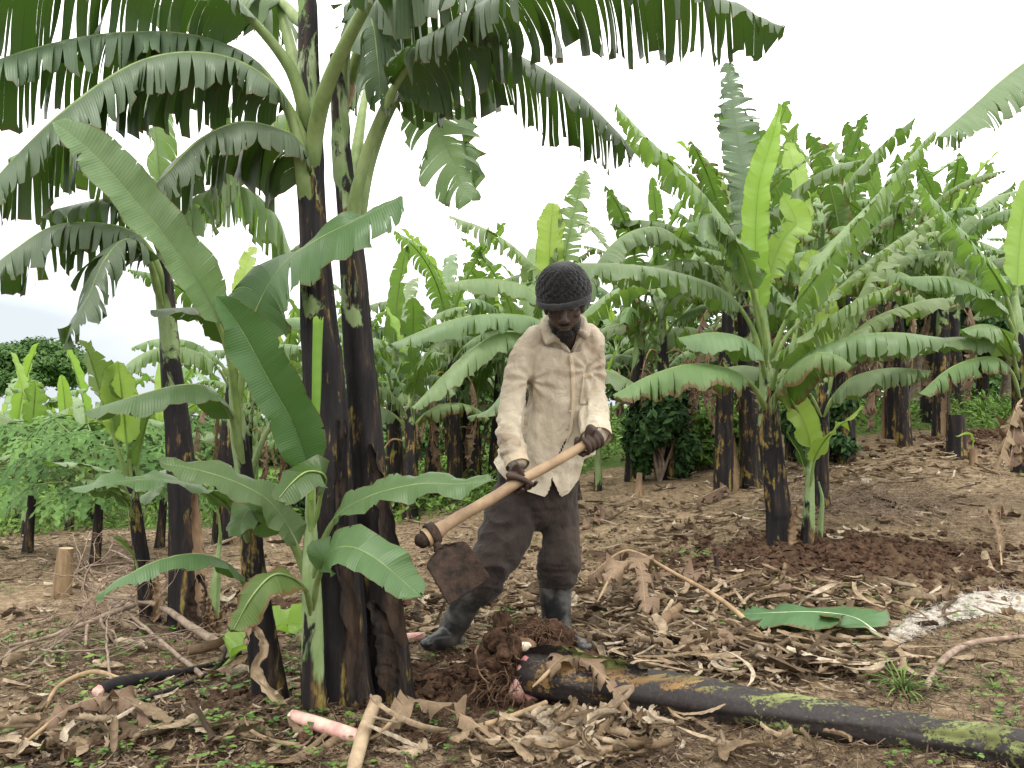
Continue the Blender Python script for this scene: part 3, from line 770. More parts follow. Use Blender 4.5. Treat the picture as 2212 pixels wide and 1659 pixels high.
leaf(P3([(352, 660, 3.9), (325, 560, 3.8), (275, 515, 3.7), (225, 560, 3.6), (190, 640, 3.55), (150, 715, 3.5)]), 0.27, M['leaf'], s0=.28, elev=0, droop=0.6, tear=0.9, seed=52, stripw=0.034, side=(1, .7), ribr=(.022, .006), **K)
leaf(P3([(352, 560, 3.95), (330, 480, 3.9), (270, 430, 3.85), (170, 440, 3.8), (80, 470, 3.8)]), 0.26, M['leaf'], s0=.25, elev=-10, droop=.7, tear=0.9, seed=53, stripw=0.034, side=(1, .6), ribr=(.022, .006), **K)
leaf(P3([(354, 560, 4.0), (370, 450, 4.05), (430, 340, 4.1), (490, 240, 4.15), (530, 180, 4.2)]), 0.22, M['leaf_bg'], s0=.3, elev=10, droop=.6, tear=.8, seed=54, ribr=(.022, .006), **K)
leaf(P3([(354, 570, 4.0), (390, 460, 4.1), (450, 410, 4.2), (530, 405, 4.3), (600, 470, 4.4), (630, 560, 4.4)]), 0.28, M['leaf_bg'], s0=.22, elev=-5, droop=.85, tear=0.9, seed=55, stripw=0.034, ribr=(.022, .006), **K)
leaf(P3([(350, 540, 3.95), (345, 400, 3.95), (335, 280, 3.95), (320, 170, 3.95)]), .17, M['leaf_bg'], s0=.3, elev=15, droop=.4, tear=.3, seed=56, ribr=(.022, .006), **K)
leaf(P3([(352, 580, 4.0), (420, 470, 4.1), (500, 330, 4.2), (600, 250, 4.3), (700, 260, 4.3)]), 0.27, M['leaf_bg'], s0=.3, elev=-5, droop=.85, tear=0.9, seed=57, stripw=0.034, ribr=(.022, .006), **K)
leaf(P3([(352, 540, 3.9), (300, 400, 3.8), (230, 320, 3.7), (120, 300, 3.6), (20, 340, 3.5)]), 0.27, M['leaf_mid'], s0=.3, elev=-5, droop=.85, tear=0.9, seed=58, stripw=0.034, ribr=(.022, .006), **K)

# stem F, with leaves rising at left middle
root, O = plant('banana_plant', (322, 1335, 4.0), 'slim young banana plant with dark curved stem, left of the single thick trunk')
shaft(P4([(325, 1350, 4.0, 40), (312, 1260, 4.0, 36), (298, 1150, 4.0, 30), (286, 1070, 4.0, 26), (278, 1000, 4.0, 18)]), M['trunk_mid'], root, O, sheaths=5, seed=15, thick=.004)
peel(P3([(330, 1340, 3.9), (345, 1300, 3.9), (332, 1220, 3.9)]), .035, M['sheath_brown'], root, O, seed=15)
K = dict(parent=root, org=O)
leaf(P3([(284, 1060, 3.98), (276, 980, 3.95), (268, 900, 3.9), (262, 840, 3.85), (255, 780, 3.8)]), .085, M['leaf_young'], s0=.35, elev=20, droop=.05, tear=.05, seed=61, ribr=(.012, .004), facing=(.1, -1, .2), **K)
leaf(P3([(288, 1080, 4.0), (300, 980, 4.0), (320, 900, 4.0), (350, 850, 4.0)]), .07, M['leaf_mid'], s0=.3, elev=20, droop=.2, tear=.1, seed=62, ribr=(.012, .004), **K)
leaf(P3([(286, 1090, 3.98), (262, 1040, 3.9), (210, 1010, 3.8), (150, 1000, 3.7), (90, 1000, 3.6)]), .06, M['leaf_mid'], s0=.25, elev=10, droop=.3, tear=.2, seed=63, ribr=(.014, .004), **K)
leaf(P3([(290, 1110, 3.95), (262, 1060, 3.85), (220, 1040, 3.75), (175, 1035, 3.7)]), .05, M['leaf_mid'], s0=.3, elev=0, droop=.3, tear=.1, seed=64, ribr=(.012, .004), **K)
leaf(P3([(296, 1150, 4.0), (320, 1080, 4.05), (360, 1020, 4.1), (400, 990, 4.1)]), .07, M['leaf_mid'], s0=.3, elev=10, droop=.3, tear=.1, seed=65, ribr=(.012, .004), **K)
leaf(P3([(292, 1120, 3.95), (270, 1080, 3.85), (235, 1060, 3.8), (200, 1062, 3.7)]), .05, M['leaf_sucker'], s0=.3, elev=0, droop=.3, tear=.1, seed=66, ribr=(.01, .003), **K)
leaf(P3([(282, 1040, 3.98), (240, 920, 3.9), (215, 840, 3.85), (190, 760, 3.8), (170, 740, 3.8)]), .09, M['leaf_bg'], s0=.35, elev=20, droop=.1, tear=.5, seed=67, ribr=(.012, .004), **K)

# ------------------------------------------------------------------ right plant H
root, O = plant('banana_plant', (1692, 1192, 5.2), 'banana plant with upright yellow green new leaf, standing in freshly dug soil')
DD = 5.2
shaft(P4([(1694, 1205, DD, 58), (1684, 1100, DD, 52), (1672, 1000, DD, 48), (1664, 900, DD, 44), (1660, 820, DD, 34), (1652, 740, DD, 24), (1645, 660, DD, 18)]), M['trunk_mid'], root, O, sheaths=6, seed=31, thick=.006)
peel(P3([(1710, 1180, 5.1), (1712, 1130, 5.1), (1722, 1090, 5.08)]), .05, M['sheath_brown'], root, O, seed=22)
K = dict(parent=root, org=O)
leaf(P3([(1650, 760, DD), (1640, 640, DD), (1632, 520, 5.15), (1640, 400, 5.1), (1668, 300, 5.1), (1686, 228, 5.1)]), 0.1, M['leaf_young'], s0=.15, elev=50, elev2=25, droop=.02, tear=.03, seed=71, ribr=(.02, .004), facing=(-.1, -1, .1), tip=.9, ripple=.02, **K)
leaf(P3([(1652, 760, 5.2), (1630, 640, 5.1), (1600, 530, 5.0), (1520, 420, 4.9), (1430, 330, 4.8), (1330, 225, 4.7)]), .17, M['leaf_bg'], s0=.25, elev=-5, elev2=-25, droop=.6, tear=0.9, seed=72, stripw=0.032, ribr=(.022, .005), **K)
leaf(P3([(1652, 800, DD), (1625, 700, 5.15), (1560, 625, 5.1), (1450, 585, 5.0), (1340, 570, 4.9), (1215, 568, 4.8)]), .155, M['leaf_mid'], s0=.25, elev=-10, elev2=-22, droop=.7, tear=.45, seed=73, ribr=(.022, .005), dev=.2, **K)
leaf(P3([(1658, 830, DD), (1640, 760, 5.1), (1600, 728, 5.0), (1540, 718, 4.9), (1462, 730, 4.8)]), .15, M['leaf_mid'], s0=.22, elev=-10, elev2=-25, droop=.8, tear=.3, seed=74, ribr=(.02, .005), dev=.2, **K)
leaf(P3([(1662, 900, DD), (1635, 840, 5.1), (1585, 800, 5.0), (1500, 785, 4.85), (1410, 808, 4.75), (1325, 852, 4.7)]), .175, M['leaf_scorch'], s0=.25, elev=-12, elev2=-30, droop=.85, tear=.45, seed=75, ribr=(.022, .005), dev=.2, **K)
leaf(P3([(1662, 860, DD), (1680, 790, 5.1), (1720, 740, 5.0), (1800, 680, 4.9), (1870, 640, 4.85), (1940, 612, 4.8)]), .15, M['leaf_bg'], s0=.2, elev=15, elev2=-20, droop=.6, tear=0.9, seed=76, stripw=0.032, ribr=(.02, .005), **K)
leaf(P3([(1664, 880, DD), (1690, 820, 5.1), (1740, 765, 4.95), (1830, 728, 4.85), (1930, 718, 4.75), (2042, 730, 4.7)]), .19, M['leaf_mid'], s0=.2, elev=-10, elev2=-30, droop=.8, tear=.45, seed=77, ribr=(.02, .005), dev=.2, **K)
leaf(P3([(1664, 900, DD), (1685, 840, 5.0), (1720, 790, 4.8), (1765, 762, 4.7), (1810, 768, 4.65), (1840, 790, 4.6)]), .17, M['leaf_scorch'], s0=.2, elev=-10, elev2=-25, droop=.9, tear=.4, seed=78, ribr=(.02, .005), dev=.2, **K)
leaf(P3([(1656, 800, DD), (1690, 700, 5.1), (1760, 600, 5.0), (1850, 480, 4.9), (1930, 380, 4.85), (2018, 282, 4.8)]), .17, M['leaf_bg'], s0=.2, elev=10, elev2=-30, droop=.5, tear=0.9, seed=79, stripw=0.032, ribr=(.022, .005), **K)
leaf(P3([(1654, 800, DD), (1700, 720, 5.2), (1790, 640, 5.2), (1900, 545, 5.2), (2030, 460, 5.2)]), .15, M['leaf_young'] if False else M['leaf_bg'], s0=.2, elev=10, elev2=-15, droop=.4, tear=0.9, seed=80, stripw=0.032, ribr=(.02, .005), **K)
leaf(P3([(1655, 780, 5.3), (1640, 600, 5.4), (1615, 420, 5.5), (1590, 260, 5.6), (1568, 135, 5.7)]), .15, M['leaf'], s0=.25, elev=15, droop=.3, tear=0.9, seed=81, stripw=0.032, ribr=(.02, .005), facing=(0, -1, .2), **K)
leaf(P3([(1660, 830, DD), (1700, 780, 5.3), (1740, 620, 5.4), (1800, 520, 5.5), (1900, 420, 5.6), (1945, 380, 5.7)]), .17, M['leaf_bg'], s0=.3, elev=0, elev2=-10, droop=.6, tear=0.9, seed=82, stripw=0.032, ribr=(.02, .005), **K)
leaf(P3([(1656, 790, 5.1), (1650, 700, 5.0), (1620, 600, 4.9), (1590, 520, 4.85), (1530, 460, 4.8), (1540, 530, 4.75)]), .13, M['leaf_mid'], s0=.4, elev=0, droop=.7, tear=.5, seed=83, ribr=(.018, .005), **K)
leaf(P3([(1650, 700, 5.25), (1662, 600, 5.3), (1690, 520, 5.3), (1720, 480, 5.3), (1690, 420, 5.3)]), .10, M['leaf_young'], s0=.3, elev=20, droop=.3, tear=.2, seed=84, ribr=(.016, .004), facing=(0, -1, .2), **K)

root, O = plant('banana_sucker', (1742, 1195, 5.15), 'pale grey stemmed sucker with one bright green standing leaf, right beside the dug banana plant', 'banana plant')
shaft(P4([(1740, 1203, 5.15, 26), (1745, 1120, 5.15, 24), (1748, 1040, 5.15, 18), (1745, 970, 5.15, 13), (1742, 900, 5.15, 9)]), M['trunk_pale'], root, O, sheaths=4, seed=33, thick=.003)
K = dict(parent=root, org=O)
leaf(P3([(1748, 1010, 5.12), (1750, 960, 5.1), (1738, 915, 5.05), (1715, 870, 5.0), (1695, 835, 4.95)]), .085, M['leaf_young'], s0=.2, elev=15, droop=.05, tear=0, seed=91, ribr=(.01, .004), facing=(0, -1, .2), **K)
leaf(P3([(1750, 1050, 5.12), (1760, 990, 5.05), (1790, 940, 4.95), (1830, 905, 4.9), (1868, 880, 4.85)]), .075, M['leaf_young'], s0=.25, elev=0, elev2=20, droop=.25, tear=.1, seed=92, ribr=(.012, .004), **K)
leaf(P3([(1742, 1030, 5.15), (1728, 980, 5.1), (1712, 955, 5.1), (1700, 930, 5.1)]), .03, M['leaf_sucker'], s0=.2, elev=10, droop=.1, tear=0, seed=93, ribr=(.008, .003), **K)
root, O = plant('banana_sucker', (1768, 1185, 5.3), 'thinnest curved green sucker without open leaves, right of the pale grey sucker', 'banana plant')
shaft(P4([(1768, 1190, 5.3, 12), (1772, 1130, 5.3, 11), (1776, 1080, 5.3, 8), (1768, 1040, 5.3, 3)]), M['trunk_pale'], root, O, sheaths=2, seed=34, thick=.002, rows=40)

# plant I just behind it
root, O = plant('banana_plant', (1772, 1085, 6.3), 'black stemmed banana plant behind the suckers, with drooping broad leaves to its right')
shaft(P4([(1772, 1090, 6.3, 34), (1772, 1000, 6.3, 32), (1775, 920, 6.3, 30), (1778, 850, 6.3, 24), (1778, 800, 6.3, 16)]), M['trunk_mid'], root, O, sheaths=5, seed=35)
K = dict(parent=root, org=O)
leaf(P3([(1778, 900, 6.25), (1795, 860, 6.2), (1840, 815, 6.1), (1920, 795, 6.0), (2010, 800, 5.9)]), .18, M['leaf_mid'], s0=.2, elev=-15, droop=.8, tear=.4, seed=94, ribr=(.02, .005), dev=.2, **K)
leaf(P3([(1776, 900, 6.25), (1750, 850, 6.2), (1690, 810, 6.1), (1610, 790, 6.0), (1540, 800, 6.0)]), .17, M['leaf_mid'], s0=.2, elev=-15, droop=.8, tear=.5, seed=95, ribr=(.02, .005), **K)
leaf(P3([(1778, 850, 6.3), (1770, 720, 6.3), (1760, 620, 6.3), (1750, 540, 6.3)]), .15, M['leaf_young'], s0=.3, elev=20, droop=.1, tear=.1, seed=96, ribr=(.02, .005), facing=(0, -1, .1), **K)
leaf(P3([(1778, 880, 6.3), (1810, 760, 6.3), (1880, 690, 6.3), (1990, 650, 6.3), (2080, 640, 6.3)]), .18, M['leaf_bg'], s0=.25, elev=-10, droop=.7, tear=.5, seed=97, ribr=(.02, .005), **K)
leaf(P3([(1778, 870, 6.35), (1820, 720, 6.4), (1880, 600, 6.4), (1960, 520, 6.5), (2060, 490, 6.5)]), .18, M['leaf_bg'], s0=.25, elev=-5, droop=.6, tear=.6, seed=98, ribr=(.02, .005), **K)
leaf(P3([(1776, 870, 6.35), (1740, 740, 6.4), (1690, 640, 6.4), (1600, 560, 6.5), (1500, 530, 6.5)]), .18, M['leaf_mid'], s0=.25, elev=-5, droop=.6, tear=.6, seed=99, ribr=(.02, .005), **K)

# plant K at the right edge
root, O = plant('banana_plant', (2215, 1010, 6.2), 'banana plant at the right edge with dry brown leaves hanging to the ground')
shaft(P4([(2215, 1020, 6.2, 46), (2210, 900, 6.2, 40), (2204, 800, 6.2, 34), (2198, 700, 6.2, 24), (2192, 640, 6.2, 14)]), M['trunk_mid'], root, O, sheaths=5, seed=36)
K = dict(parent=root, org=O)
leaf(P3([(2200, 780, 6.1), (2185, 700, 6.0), (2140, 640, 5.9), (2060, 600, 5.8), (1945, 598, 5.7)]), .17, M['leaf_mid'], s0=.28, elev=-10, elev2=-20, droop=.7, tear=.55, seed=101, ribr=(.022, .005), **K)
leaf(P3([(2198, 740, 6.1), (2175, 640, 6.0), (2120, 550, 5.9), (2060, 480, 5.8), (1985, 395, 5.7)]), .17, M['leaf_bg'], s0=.25, elev=0, elev2=-25, droop=.6, tear=0.9, seed=102, stripw=0.032, ribr=(.022, .005), **K)
leaf(P3([(2202, 820, 6.1), (2185, 750, 6.0), (2160, 710, 5.9), (2120, 700, 5.8), (2075, 712, 5.8)]), .15, M['leaf_bg'], s0=.25, elev=-10, elev2=-20, droop=.7, tear=.3, seed=103, ribr=(.018, .005), **K)
leaf(P3([(2205, 860, 6.1), (2185, 800, 6.0), (2140, 770, 5.9), (2060, 790, 5.8), (1985, 850, 5.7)]), .14, M['leaf_scorch'], s0=.25, elev=-15, elev2=-25, droop=.8, tear=.4, seed=104, ribr=(.018, .005), **K)
leaf(P3([(2196, 700, 6.2), (2200, 560, 6.2), (2212, 450, 6.2), (2230, 380, 6.2)]), .14, M['leaf_young'], s0=.25, elev=20, droop=.2, tear=.1, seed=105, ribr=(.018, .005), facing=(0, -1, .1), **K)
leaf(P3([(2204, 840, 6.1), (2230, 740, 6.0), (2300, 680, 5.9), (2400, 700, 5.8)]), .17, M['leaf_mid'], s0=.25, elev=-10, droop=.7, tear=.5, seed=106, ribr=(.022, .005), **K)
leaf(P3([(2204, 800, 6.1), (2150, 740, 6.0), (2080, 728, 5.9), (2000, 735, 5.9), (1900, 750, 5.8)]), .14, M['leaf_mid'], s0=.25, elev=-15, droop=.8, tear=.4, seed=107, ribr=(.022, .005), **K)
for i, (a, b) in enumerate(((2180, 1010), (2150, 1020), (2205, 1000))):
    leaf(P3([(2208, 860 + i * 15, 6.1), (2195, 880, 5.95), ((a + 2200) / 2, 940, 5.85), (a, b, 5.75)]), .10, M['leaf_dead'], s0=.3, elev=-20, droop=.6, tear=1.0, dev=1.3, ragged=.35, ripple=.03, seed=110 + i, ribr=(.012, .003), rib='rib_dead', name='dead_leaf', **K)

# leaf reaching in from the right, of a plant outside the frame
root, O = plant('banana_plant', (2480, 1150, 4.6), 'banana plant beyond the right edge, reaching one long torn leaf in at upper right')
shaft(P4([(2480, 1180, 4.6, 70), (2475, 900, 4.6, 60), (2470, 600, 4.6, 48), (2465, 380, 4.6, 36), (2462, 250, 4.6, 20)]), M['trunk'], root, O, sheaths=6, seed=37)
K = dict(parent=root, org=O)
leaf(P3([(2466, 380, 4.6), (2440, 200, 4.5), (2360, 110, 4.4), (2260, 110, 4.3), (2180, 160, 4.2), (2100, 230, 4.15), (2025, 295, 4.1)]), 0.27, M['leaf_mid'], s0=.25, elev=-5, elev2=-28, droop=.75, tear=0.5, seed=121, ribr=(.026, .006), dev=.2, **K)
leaf(P3([(2466, 400, 4.6), (2520, 250, 4.6), (2620, 200, 4.6), (2760, 260, 4.6)]), .19, M['leaf_mid'], s0=.25, elev=-5, droop=.7, tear=.4, seed=122, ribr=(.026, .006), **K)

# ------------------------------------------------------------------ middle plant L behind the man
root, O = plant('banana_plant', (1232, 1060, 6.4), 'banana plant directly behind the man, its broad arching leaves fanning out around his head')
shaft(P4([(1232, 1080, 6.4, 48), (1228, 950, 6.4, 42), (1222, 820, 6.4, 36), (1212, 720, 6.4, 28), (1205, 640, 6.4, 18)]), M['trunk_mid'], root, O, sheaths=5, seed=38)
K = dict(parent=root, org=O)
leaf(P3([(1210, 720, 6.3), (1180, 650, 6.2), (1120, 612, 6.1), (1040, 602, 6.0), (955, 612, 5.9)]), .15, M['leaf_bg'], s0=.18, elev=0, elev2=-25, droop=.6, tear=.12, seed=131, ribr=(.022, .006), dev=.15, **K)
leaf(P3([(1208, 710, 6.3), (1185, 620, 6.3), (1130, 550, 6.3), (1060, 500, 6.2), (970, 465, 6.2)]), .19, M['leaf_bg'], s0=.2, elev=20, elev2=-15, droop=.5, tear=0.9, seed=132, stripw=0.032, ribr=(.022, .006), **K)
leaf(P3([(1206, 700, 6.4), (1190, 600, 6.4), (1188, 520, 6.4), (1195, 438, 6.4)]), .12, M['leaf_young'], s0=.25, elev=25, droop=.05, tear=.02, seed=133, ribr=(.018, .005), facing=(0, -1, .1), **K)
leaf(P3([(1206, 690, 6.4), (1215, 590, 6.4), (1235, 480, 6.4), (1265, 368, 6.4)]), .12, M['leaf_bg'], s0=.25, elev=25, droop=.3, tear=0.9, seed=134, stripw=0.032, ribr=(.018, .005), facing=(0, -1, .2), **K)
leaf(P3([(1212, 760, 6.2), (1180, 700, 6.0), (1100, 678, 5.8), (980, 690, 5.6), (845, 742, 5.5)]), .15, M['leaf_mid'], s0=.15, elev=-8, elev2=-30, droop=.7, tear=.35, seed=135, ribr=(.022, .006), dev=.15, **K)
leaf(P3([(1214, 800, 6.2), (1170, 735, 6.0), (1080, 720, 5.8), (990, 780, 5.6), (890, 880, 5.5)]), .16, M['leaf_bg'], s0=.15, elev=0, elev2=-25, droop=.7, tear=.5, seed=136, ribr=(.022, .006), dev=.2, **K)
leaf(P3([(1212, 770, 6.3), (1260, 680, 6.2), (1340, 620, 6.1), (1400, 600, 6.0), (1440, 640, 5.9)]), .16, M['leaf_bg'], s0=.2, elev=0, elev2=-15, droop=.6, tear=.5, seed=137, ribr=(.022, .006), **K)
leaf(P3([(1212, 740, 6.5), (1260, 620, 6.6), (1330, 520, 6.7), (1420, 490, 6.8), (1500, 540, 6.9)]), .2, M['leaf_mid'], s0=.2, elev=-15, droop=.8, tear=.6, seed=138, ribr=(.022, .006), **K)
leaf(P3([(1214, 790, 6.2), (1160, 760, 6.0), (1120, 800, 5.8), (1060, 880, 5.7), (1010, 900, 5.7)]), .14, M['leaf_mid'], s0=.2, elev=0, droop=.6, tear=.4, seed=139, ribr=(.022, .006), **K)
leaf(P3([(1216, 850, 6.2), (1280, 800, 6.0), (1340, 810, 5.9), (1400, 850, 5.8)]), .16, M['leaf_mid'], s0=.2, elev=-5, droop=.7, tear=.4, seed=140, ribr=(.022, .006), **K)
# ------------------------------------------------------------------ the man with the hoe
M['skin'] = simple('dark_brown_skin', (.036, .022, .0165), (.070, .043, .032), 9, .55, .15, .002, spec=.3, lo=.3, hi=.7)
M['beard'] = simple('short_beard', (.008, .007, .007), (.02, .018, .017), 60, .9, .9, .003)
M['knit'] = simple('black_wool_knit', (.010, .010, .011), (.024, .024, .025), 60, .95, .9, .004, sheen=.25, spec=.1)
def cloth(name, c1, c2, stain, scale=6, st=(.35, .6)):
    m = NT(name); v = m.coord('Object')
    n = m.noise(v, scale, 5, .6); s_ = m.noise(m.coord('Object', (1, 1, .6)), 3.2, 4, .6, .4); f = m.noise(v, 420, 2, .5)
    c = m.ramp(n, [(.35, c1), (.65, c2)])
    c = m.mix(m.ramp(s_, [(st[0], 0), (st[1] + .06, .9)]), c, stain)
    b = m.bump(m.math('ADD', m.math('MULTIPLY', f, .15), m.math('ADD', m.math('MULTIPLY', m.noise(m.coord('Object', (1, 1, .35)), 26, 4, .55, 1.0), 1.3), m.math('MULTIPLY', m.noise(v, 15, 3, .5, 1.5), 1.6))), .45, .014)
    return m.pbr(c, .88, b, .15, sheen=.1)
M['shirt'] = cloth('worn_cream_shirt_cloth', (.46, .40, .30), (.63, .56, .445), (.26, .195, .135), 7, (.42, .60))
M['shirt_in'] = cloth('shirt_facing', (.47, .385, .27), (.58, .49, .36), (.34, .25, .165), 7, (.45, .7))
M['trouser'] = cloth('brown_grey_trouser_cloth', (.024, .018, .016), (.042, .032, .028), (.065, .047, .038), 9, (.45, .65))
def rubber():
    m = NT('dusty_black_rubber'); v = m.coord('Object')
    d = m.noise(v, 9, 5, .6, .5)
    c = m.mix(m.ramp(d, [(.42, 0), (.62, .8)]), (.016, .018, .020), (.135, .128, .118))
    return m.pbr(c, m.ramp(d, [(.4, .32), (.7, .7)]), m.bump(m.noise(v, 30, 4, .5), .2, .004), .5)
M['rubber'] = rubber()
M['handle'] = simple('worn_wood_handle', (.20, .13, .075), (.38, .265, .16), 10, .55, .3, .003, stretch=(1, 1, 1), detail=7)
M['iron'] = simple('soil_caked_iron', (.012, .008, .006), (.055, .032, .022), 28, .85, .9, .006)

def remesh(mb, voxel, smooth=6, fac=.5):
    me = bpy.data.meshes.new('tmp')
    V = np.vstack(mb.v); faces = []
    for q in mb.q: faces += q.tolist()
    for t in mb.t: faces += t.tolist()
    me.from_pydata(V.tolist(), [], faces)
    import bmesh
    bm = bmesh.new(); bm.from_mesh(me); bmesh.ops.remove_doubles(bm, verts=bm.verts, dist=1e-6)
    bmesh.ops.recalc_face_normals(bm, faces=bm.faces); bm.to_mesh(me); bm.free()
    o = bpy.data.objects.new('tmp', me); col.objects.link(o)
    r = o.modifiers.new('r', 'REMESH'); r.mode = 'VOXEL'; r.voxel_size = voxel
    s = o.modifiers.new('s', 'SMOOTH'); s.iterations = smooth; s.factor = fac
    dg = bpy.context.evaluated_depsgraph_get(); dg.update()
    me2 = bpy.data.meshes.new_from_object(o.evaluated_get(dg))
    V = np.empty(len(me2.vertices) * 3); me2.vertices.foreach_get('co', V); V = V.reshape(-1, 3)
    N = np.empty(len(me2.vertices) * 3); me2.vertices.foreach_get('normal', N); N = N.reshape(-1, 3)
    F = np.empty(len(me2.loops), int); me2.loops.foreach_get('vertex_index', F); F = F.reshape(-1, 4)
    bpy.data.objects.remove(o); bpy.data.meshes.remove(me); bpy.data.meshes.remove(me2)
    return V, N, F

def proj(V):
    """world points -> photo coordinates"""
    x, y, z = V[:, 0], V[:, 1], V[:, 2] - CZ
    f = y * _c + z * _s; u = z * _c - y * _s
    return 1106 + FPX * x / f, 829.5 - FPX * u / f

def W(rows_, n=None):
    """(px,py,d,rx_px,ry_px) -> points and radii"""
    a = np.array([list(U(r[0], r[1], r[2])) + [r[3] * r[2] / FPX, (r[4] if len(r) > 4 else r[3]) * r[2] / FPX] for r in rows_])
    a = cr([tuple(q) for q in a], n or 10 * len(rows_))
    return a[:, :3], a[:, 3:]
def limb(mb, rows_, seg=20, n=None):
    p, r = W(rows_, n); mb.tube(p, r, seg)
    for e in (0, -1):
        mb.blob(p[e], (r[e].min() * .98,) * 3, 2, amp=0)
    return p, r

# hoe -----------------------------------------------------------------
HA, HB = U(1284, 951, 3.20), U(918, 1163, 2.87)
ha = nrm(HB - HA); HL = np.linalg.norm(HB - HA)
n1 = nrm(np.array([0, -1, 0]) - ha * np.dot([0, -1, 0], ha))         # towards the camera
n2 = np.cross(n1, ha); n2 = n2 if n2[2] > 0 else -n2                     # upwards
hoe = empty('hoe', HB, 'long wooden handled hoe with wide soil caked blade, held in both hands by the man', 'hoe')
mb = MB(); k = 70; t = np.linspace(0, 1, k)
pts = HA + (HB - HA) * t[:, None] + n2 * (.006 * np.sin(t * 3.3) + .0015 * np.sin(t * 17))[:, None]
rr = .0175 + .004 * t + .012 * sstep(.86, .99, t) + .0006 * np.sin(t * 40)
mb.tube(pts, rr, 18); mb.build('handle', M['handle'], hoe, HB)
def hoe_pt(px, dpx=0):
    t = (1284 - px) / (1284 - 918.); return HA + (HB - HA) * t
mb = MB()   # socket eye, neck and blade of one forging
Ec = HB - ha * .030
th = np.linspace(0, 2 * np.pi, 26, endpoint=False)
prof = [(-.016, .0355), (-.014, .039), (.012, .041), (.016, .039), (.016, .033), (-.016, .031), (-.016, .0355)]
mb.grid(np.array([[Ec + ha * a + (n1 * math.cos(q) + n2 * math.sin(q)) * r for q in th] for a, r in prof]), None, 0, closed=True)
knob = HB + ha * .012
mb.blob(knob, (.026, .026, .026), 3, seed=4, amp=.25)
nk0 = U(936, 1158, 2.875); nk1 = U(948, 1188, 2.85)
mb.tube(np.array([nk0, (nk0 + nk1) / 2, nk1]), [(.022, .018), (.012, .012), (.018, .012)], 12)
# blade: curved plate, rounded shoulders, broad straight edge
BT, BB = U(952, 1180, 2.85), U(1013, 1277, 2.80)
bd = nrm(BB - BT); bl_ = np.linalg.norm(BB - BT)
bs = nrm(np.cross(bd, np.array([.25, -1, .25]))); bs = bs if bs[0] > 0 else -bs; bn = nrm(np.cross(bs, bd)); bn = bn if bn[1] < 0 else -bn
nu, nv = 26, 22
u_ = np.linspace(0, 1, nu)[:, None]; v_ = np.linspace(-1, 1, nv)[None, :]
wid = .074 * np.clip((u_ + .015) / .16, 0, 1) ** .5 * (1 + .07 * u_)
Pb = BT + bd * (u_ * bl_)[..., None] + bs * (v_ * wid)[..., None] + bn * (.012 * (v_ ** 2) + .012 * np.sin(u_ * 3.1) - .006)[..., None]
Pb[..., :] += bd * (.010 * (np.abs(v_) ** 3) * (u_ < .3) * 1.0)[..., None]
n_ = fbm(v_ * 4 + 0 * u_, u_ * 5 + 0 * v_, oct=4, seed=3)[..., None]
mb.grid(Pb + bn * (.004 + .005 * np.clip(n_, 0, 1) * (1 - u_[..., None] ** 3)), None, 0)
mb.grid(Pb - bn * .003, None, 0, flip=True)
rim = np.concatenate([Pb[:, 0], Pb[-1, 1:], Pb[::-1, -1][1:], Pb[0, ::-1][1:]])
mb.tube(rim, .0034, 6, cap=False)
mb.build('blade', M['iron'], hoe, HB)

# body ----------------------------------------------------------------
man_base = U(1120, 1398, 3.54)
TH = rad(27)
HF = np.array([-.06, -math.cos(TH), -math.sin(TH)]); HF = nrm(HF)
HX = nrm(np.cross(HF, np.array([0, 0, 1.]))); HX = HX if HX[0] > 0 else -HX
HX = nrm(HX + np.array([0, 0, .05]))
HU = nrm(np.cross(HX, HF)); HU = HU if HU[2] > 0 else -HU
HC = U(1218, 656, 3.26)
def hp(x, f, u): return HC + HX * x + HF * f + HU * u
HR = np.stack([HX, HF, HU], 1)
body = MB()
def hb(x, f, u, rx, rf, ru, mbx=None): (mbx or body).blob(hp(x, f, u), (rx, rf, ru), 3, amp=0, rot=HR)
hb(0, -.012, .04, .073, .092, .083); hb(0, .022, -.028, .060, .068, .082); hb(0, .045, -.088, .034, .034, .030)
hb(0, .058, -.045, .040, .030, .05)
for s in (-1, 1):
    hb(s * .028, .078, .024, .026, .013, .010); hb(s * .043, .052, -.022, .020, .026, .017); hb(s * .030, .070, .003, .014, .012, .009)
    hb(s * .067, -.006, -.016, .013, .020, .030); hb(s * .046, .01, -.068, .018, .03, .03); hb(s * .013, .096, -.036, .010, .011, .008)
body.tube(np.array([hp(0, .082, .012), hp(0, .098, -.014), hp(0, .108, -.032)]), [.009, .012, .014], 12)
hb(0, .107, -.033, .013, .012, .011)
hb(0, .088, -.061, .024, .011, .0065); hb(0, .086, -.073, .021, .011, .0075)
# neck and trunk
limb(body, [(1219, 700, 3.36, 27, 27), (1219, 730, 3.40, 29, 27), (1216, 752, 3.43, 44, 34), (1212, 790, 3.46, 62, 46), (1212, 860, 3.49, 60, 44), (1200, 940, 3.5, 62, 46), (1170, 1030, 3.5, 70, 52), (1163, 1080, 3.5, 68, 50)], 24, 60)
limb(body, [(1212, 752, 3.42, 24), (1150, 756, 3.42, 24), (1128, 775, 3.41, 22), (1112, 850, 3.37, 17), (1100, 915, 3.30, 15), (1104, 970, 3.22, 14), (1111, 1008, 3.16, 13, 11), (1113, 1022, 3.13, 13, 11)], 16)
limb(body, [(1222, 742, 3.42, 24), (1270, 735, 3.43, 22), (1286, 760, 3.44, 20), (1286, 830, 3.45, 15), (1284, 862, 3.43, 14), (1284, 905, 3.345, 13), (1284, 925, 3.28, 13), (1284, 938, 3.235, 13, 11)], 16)
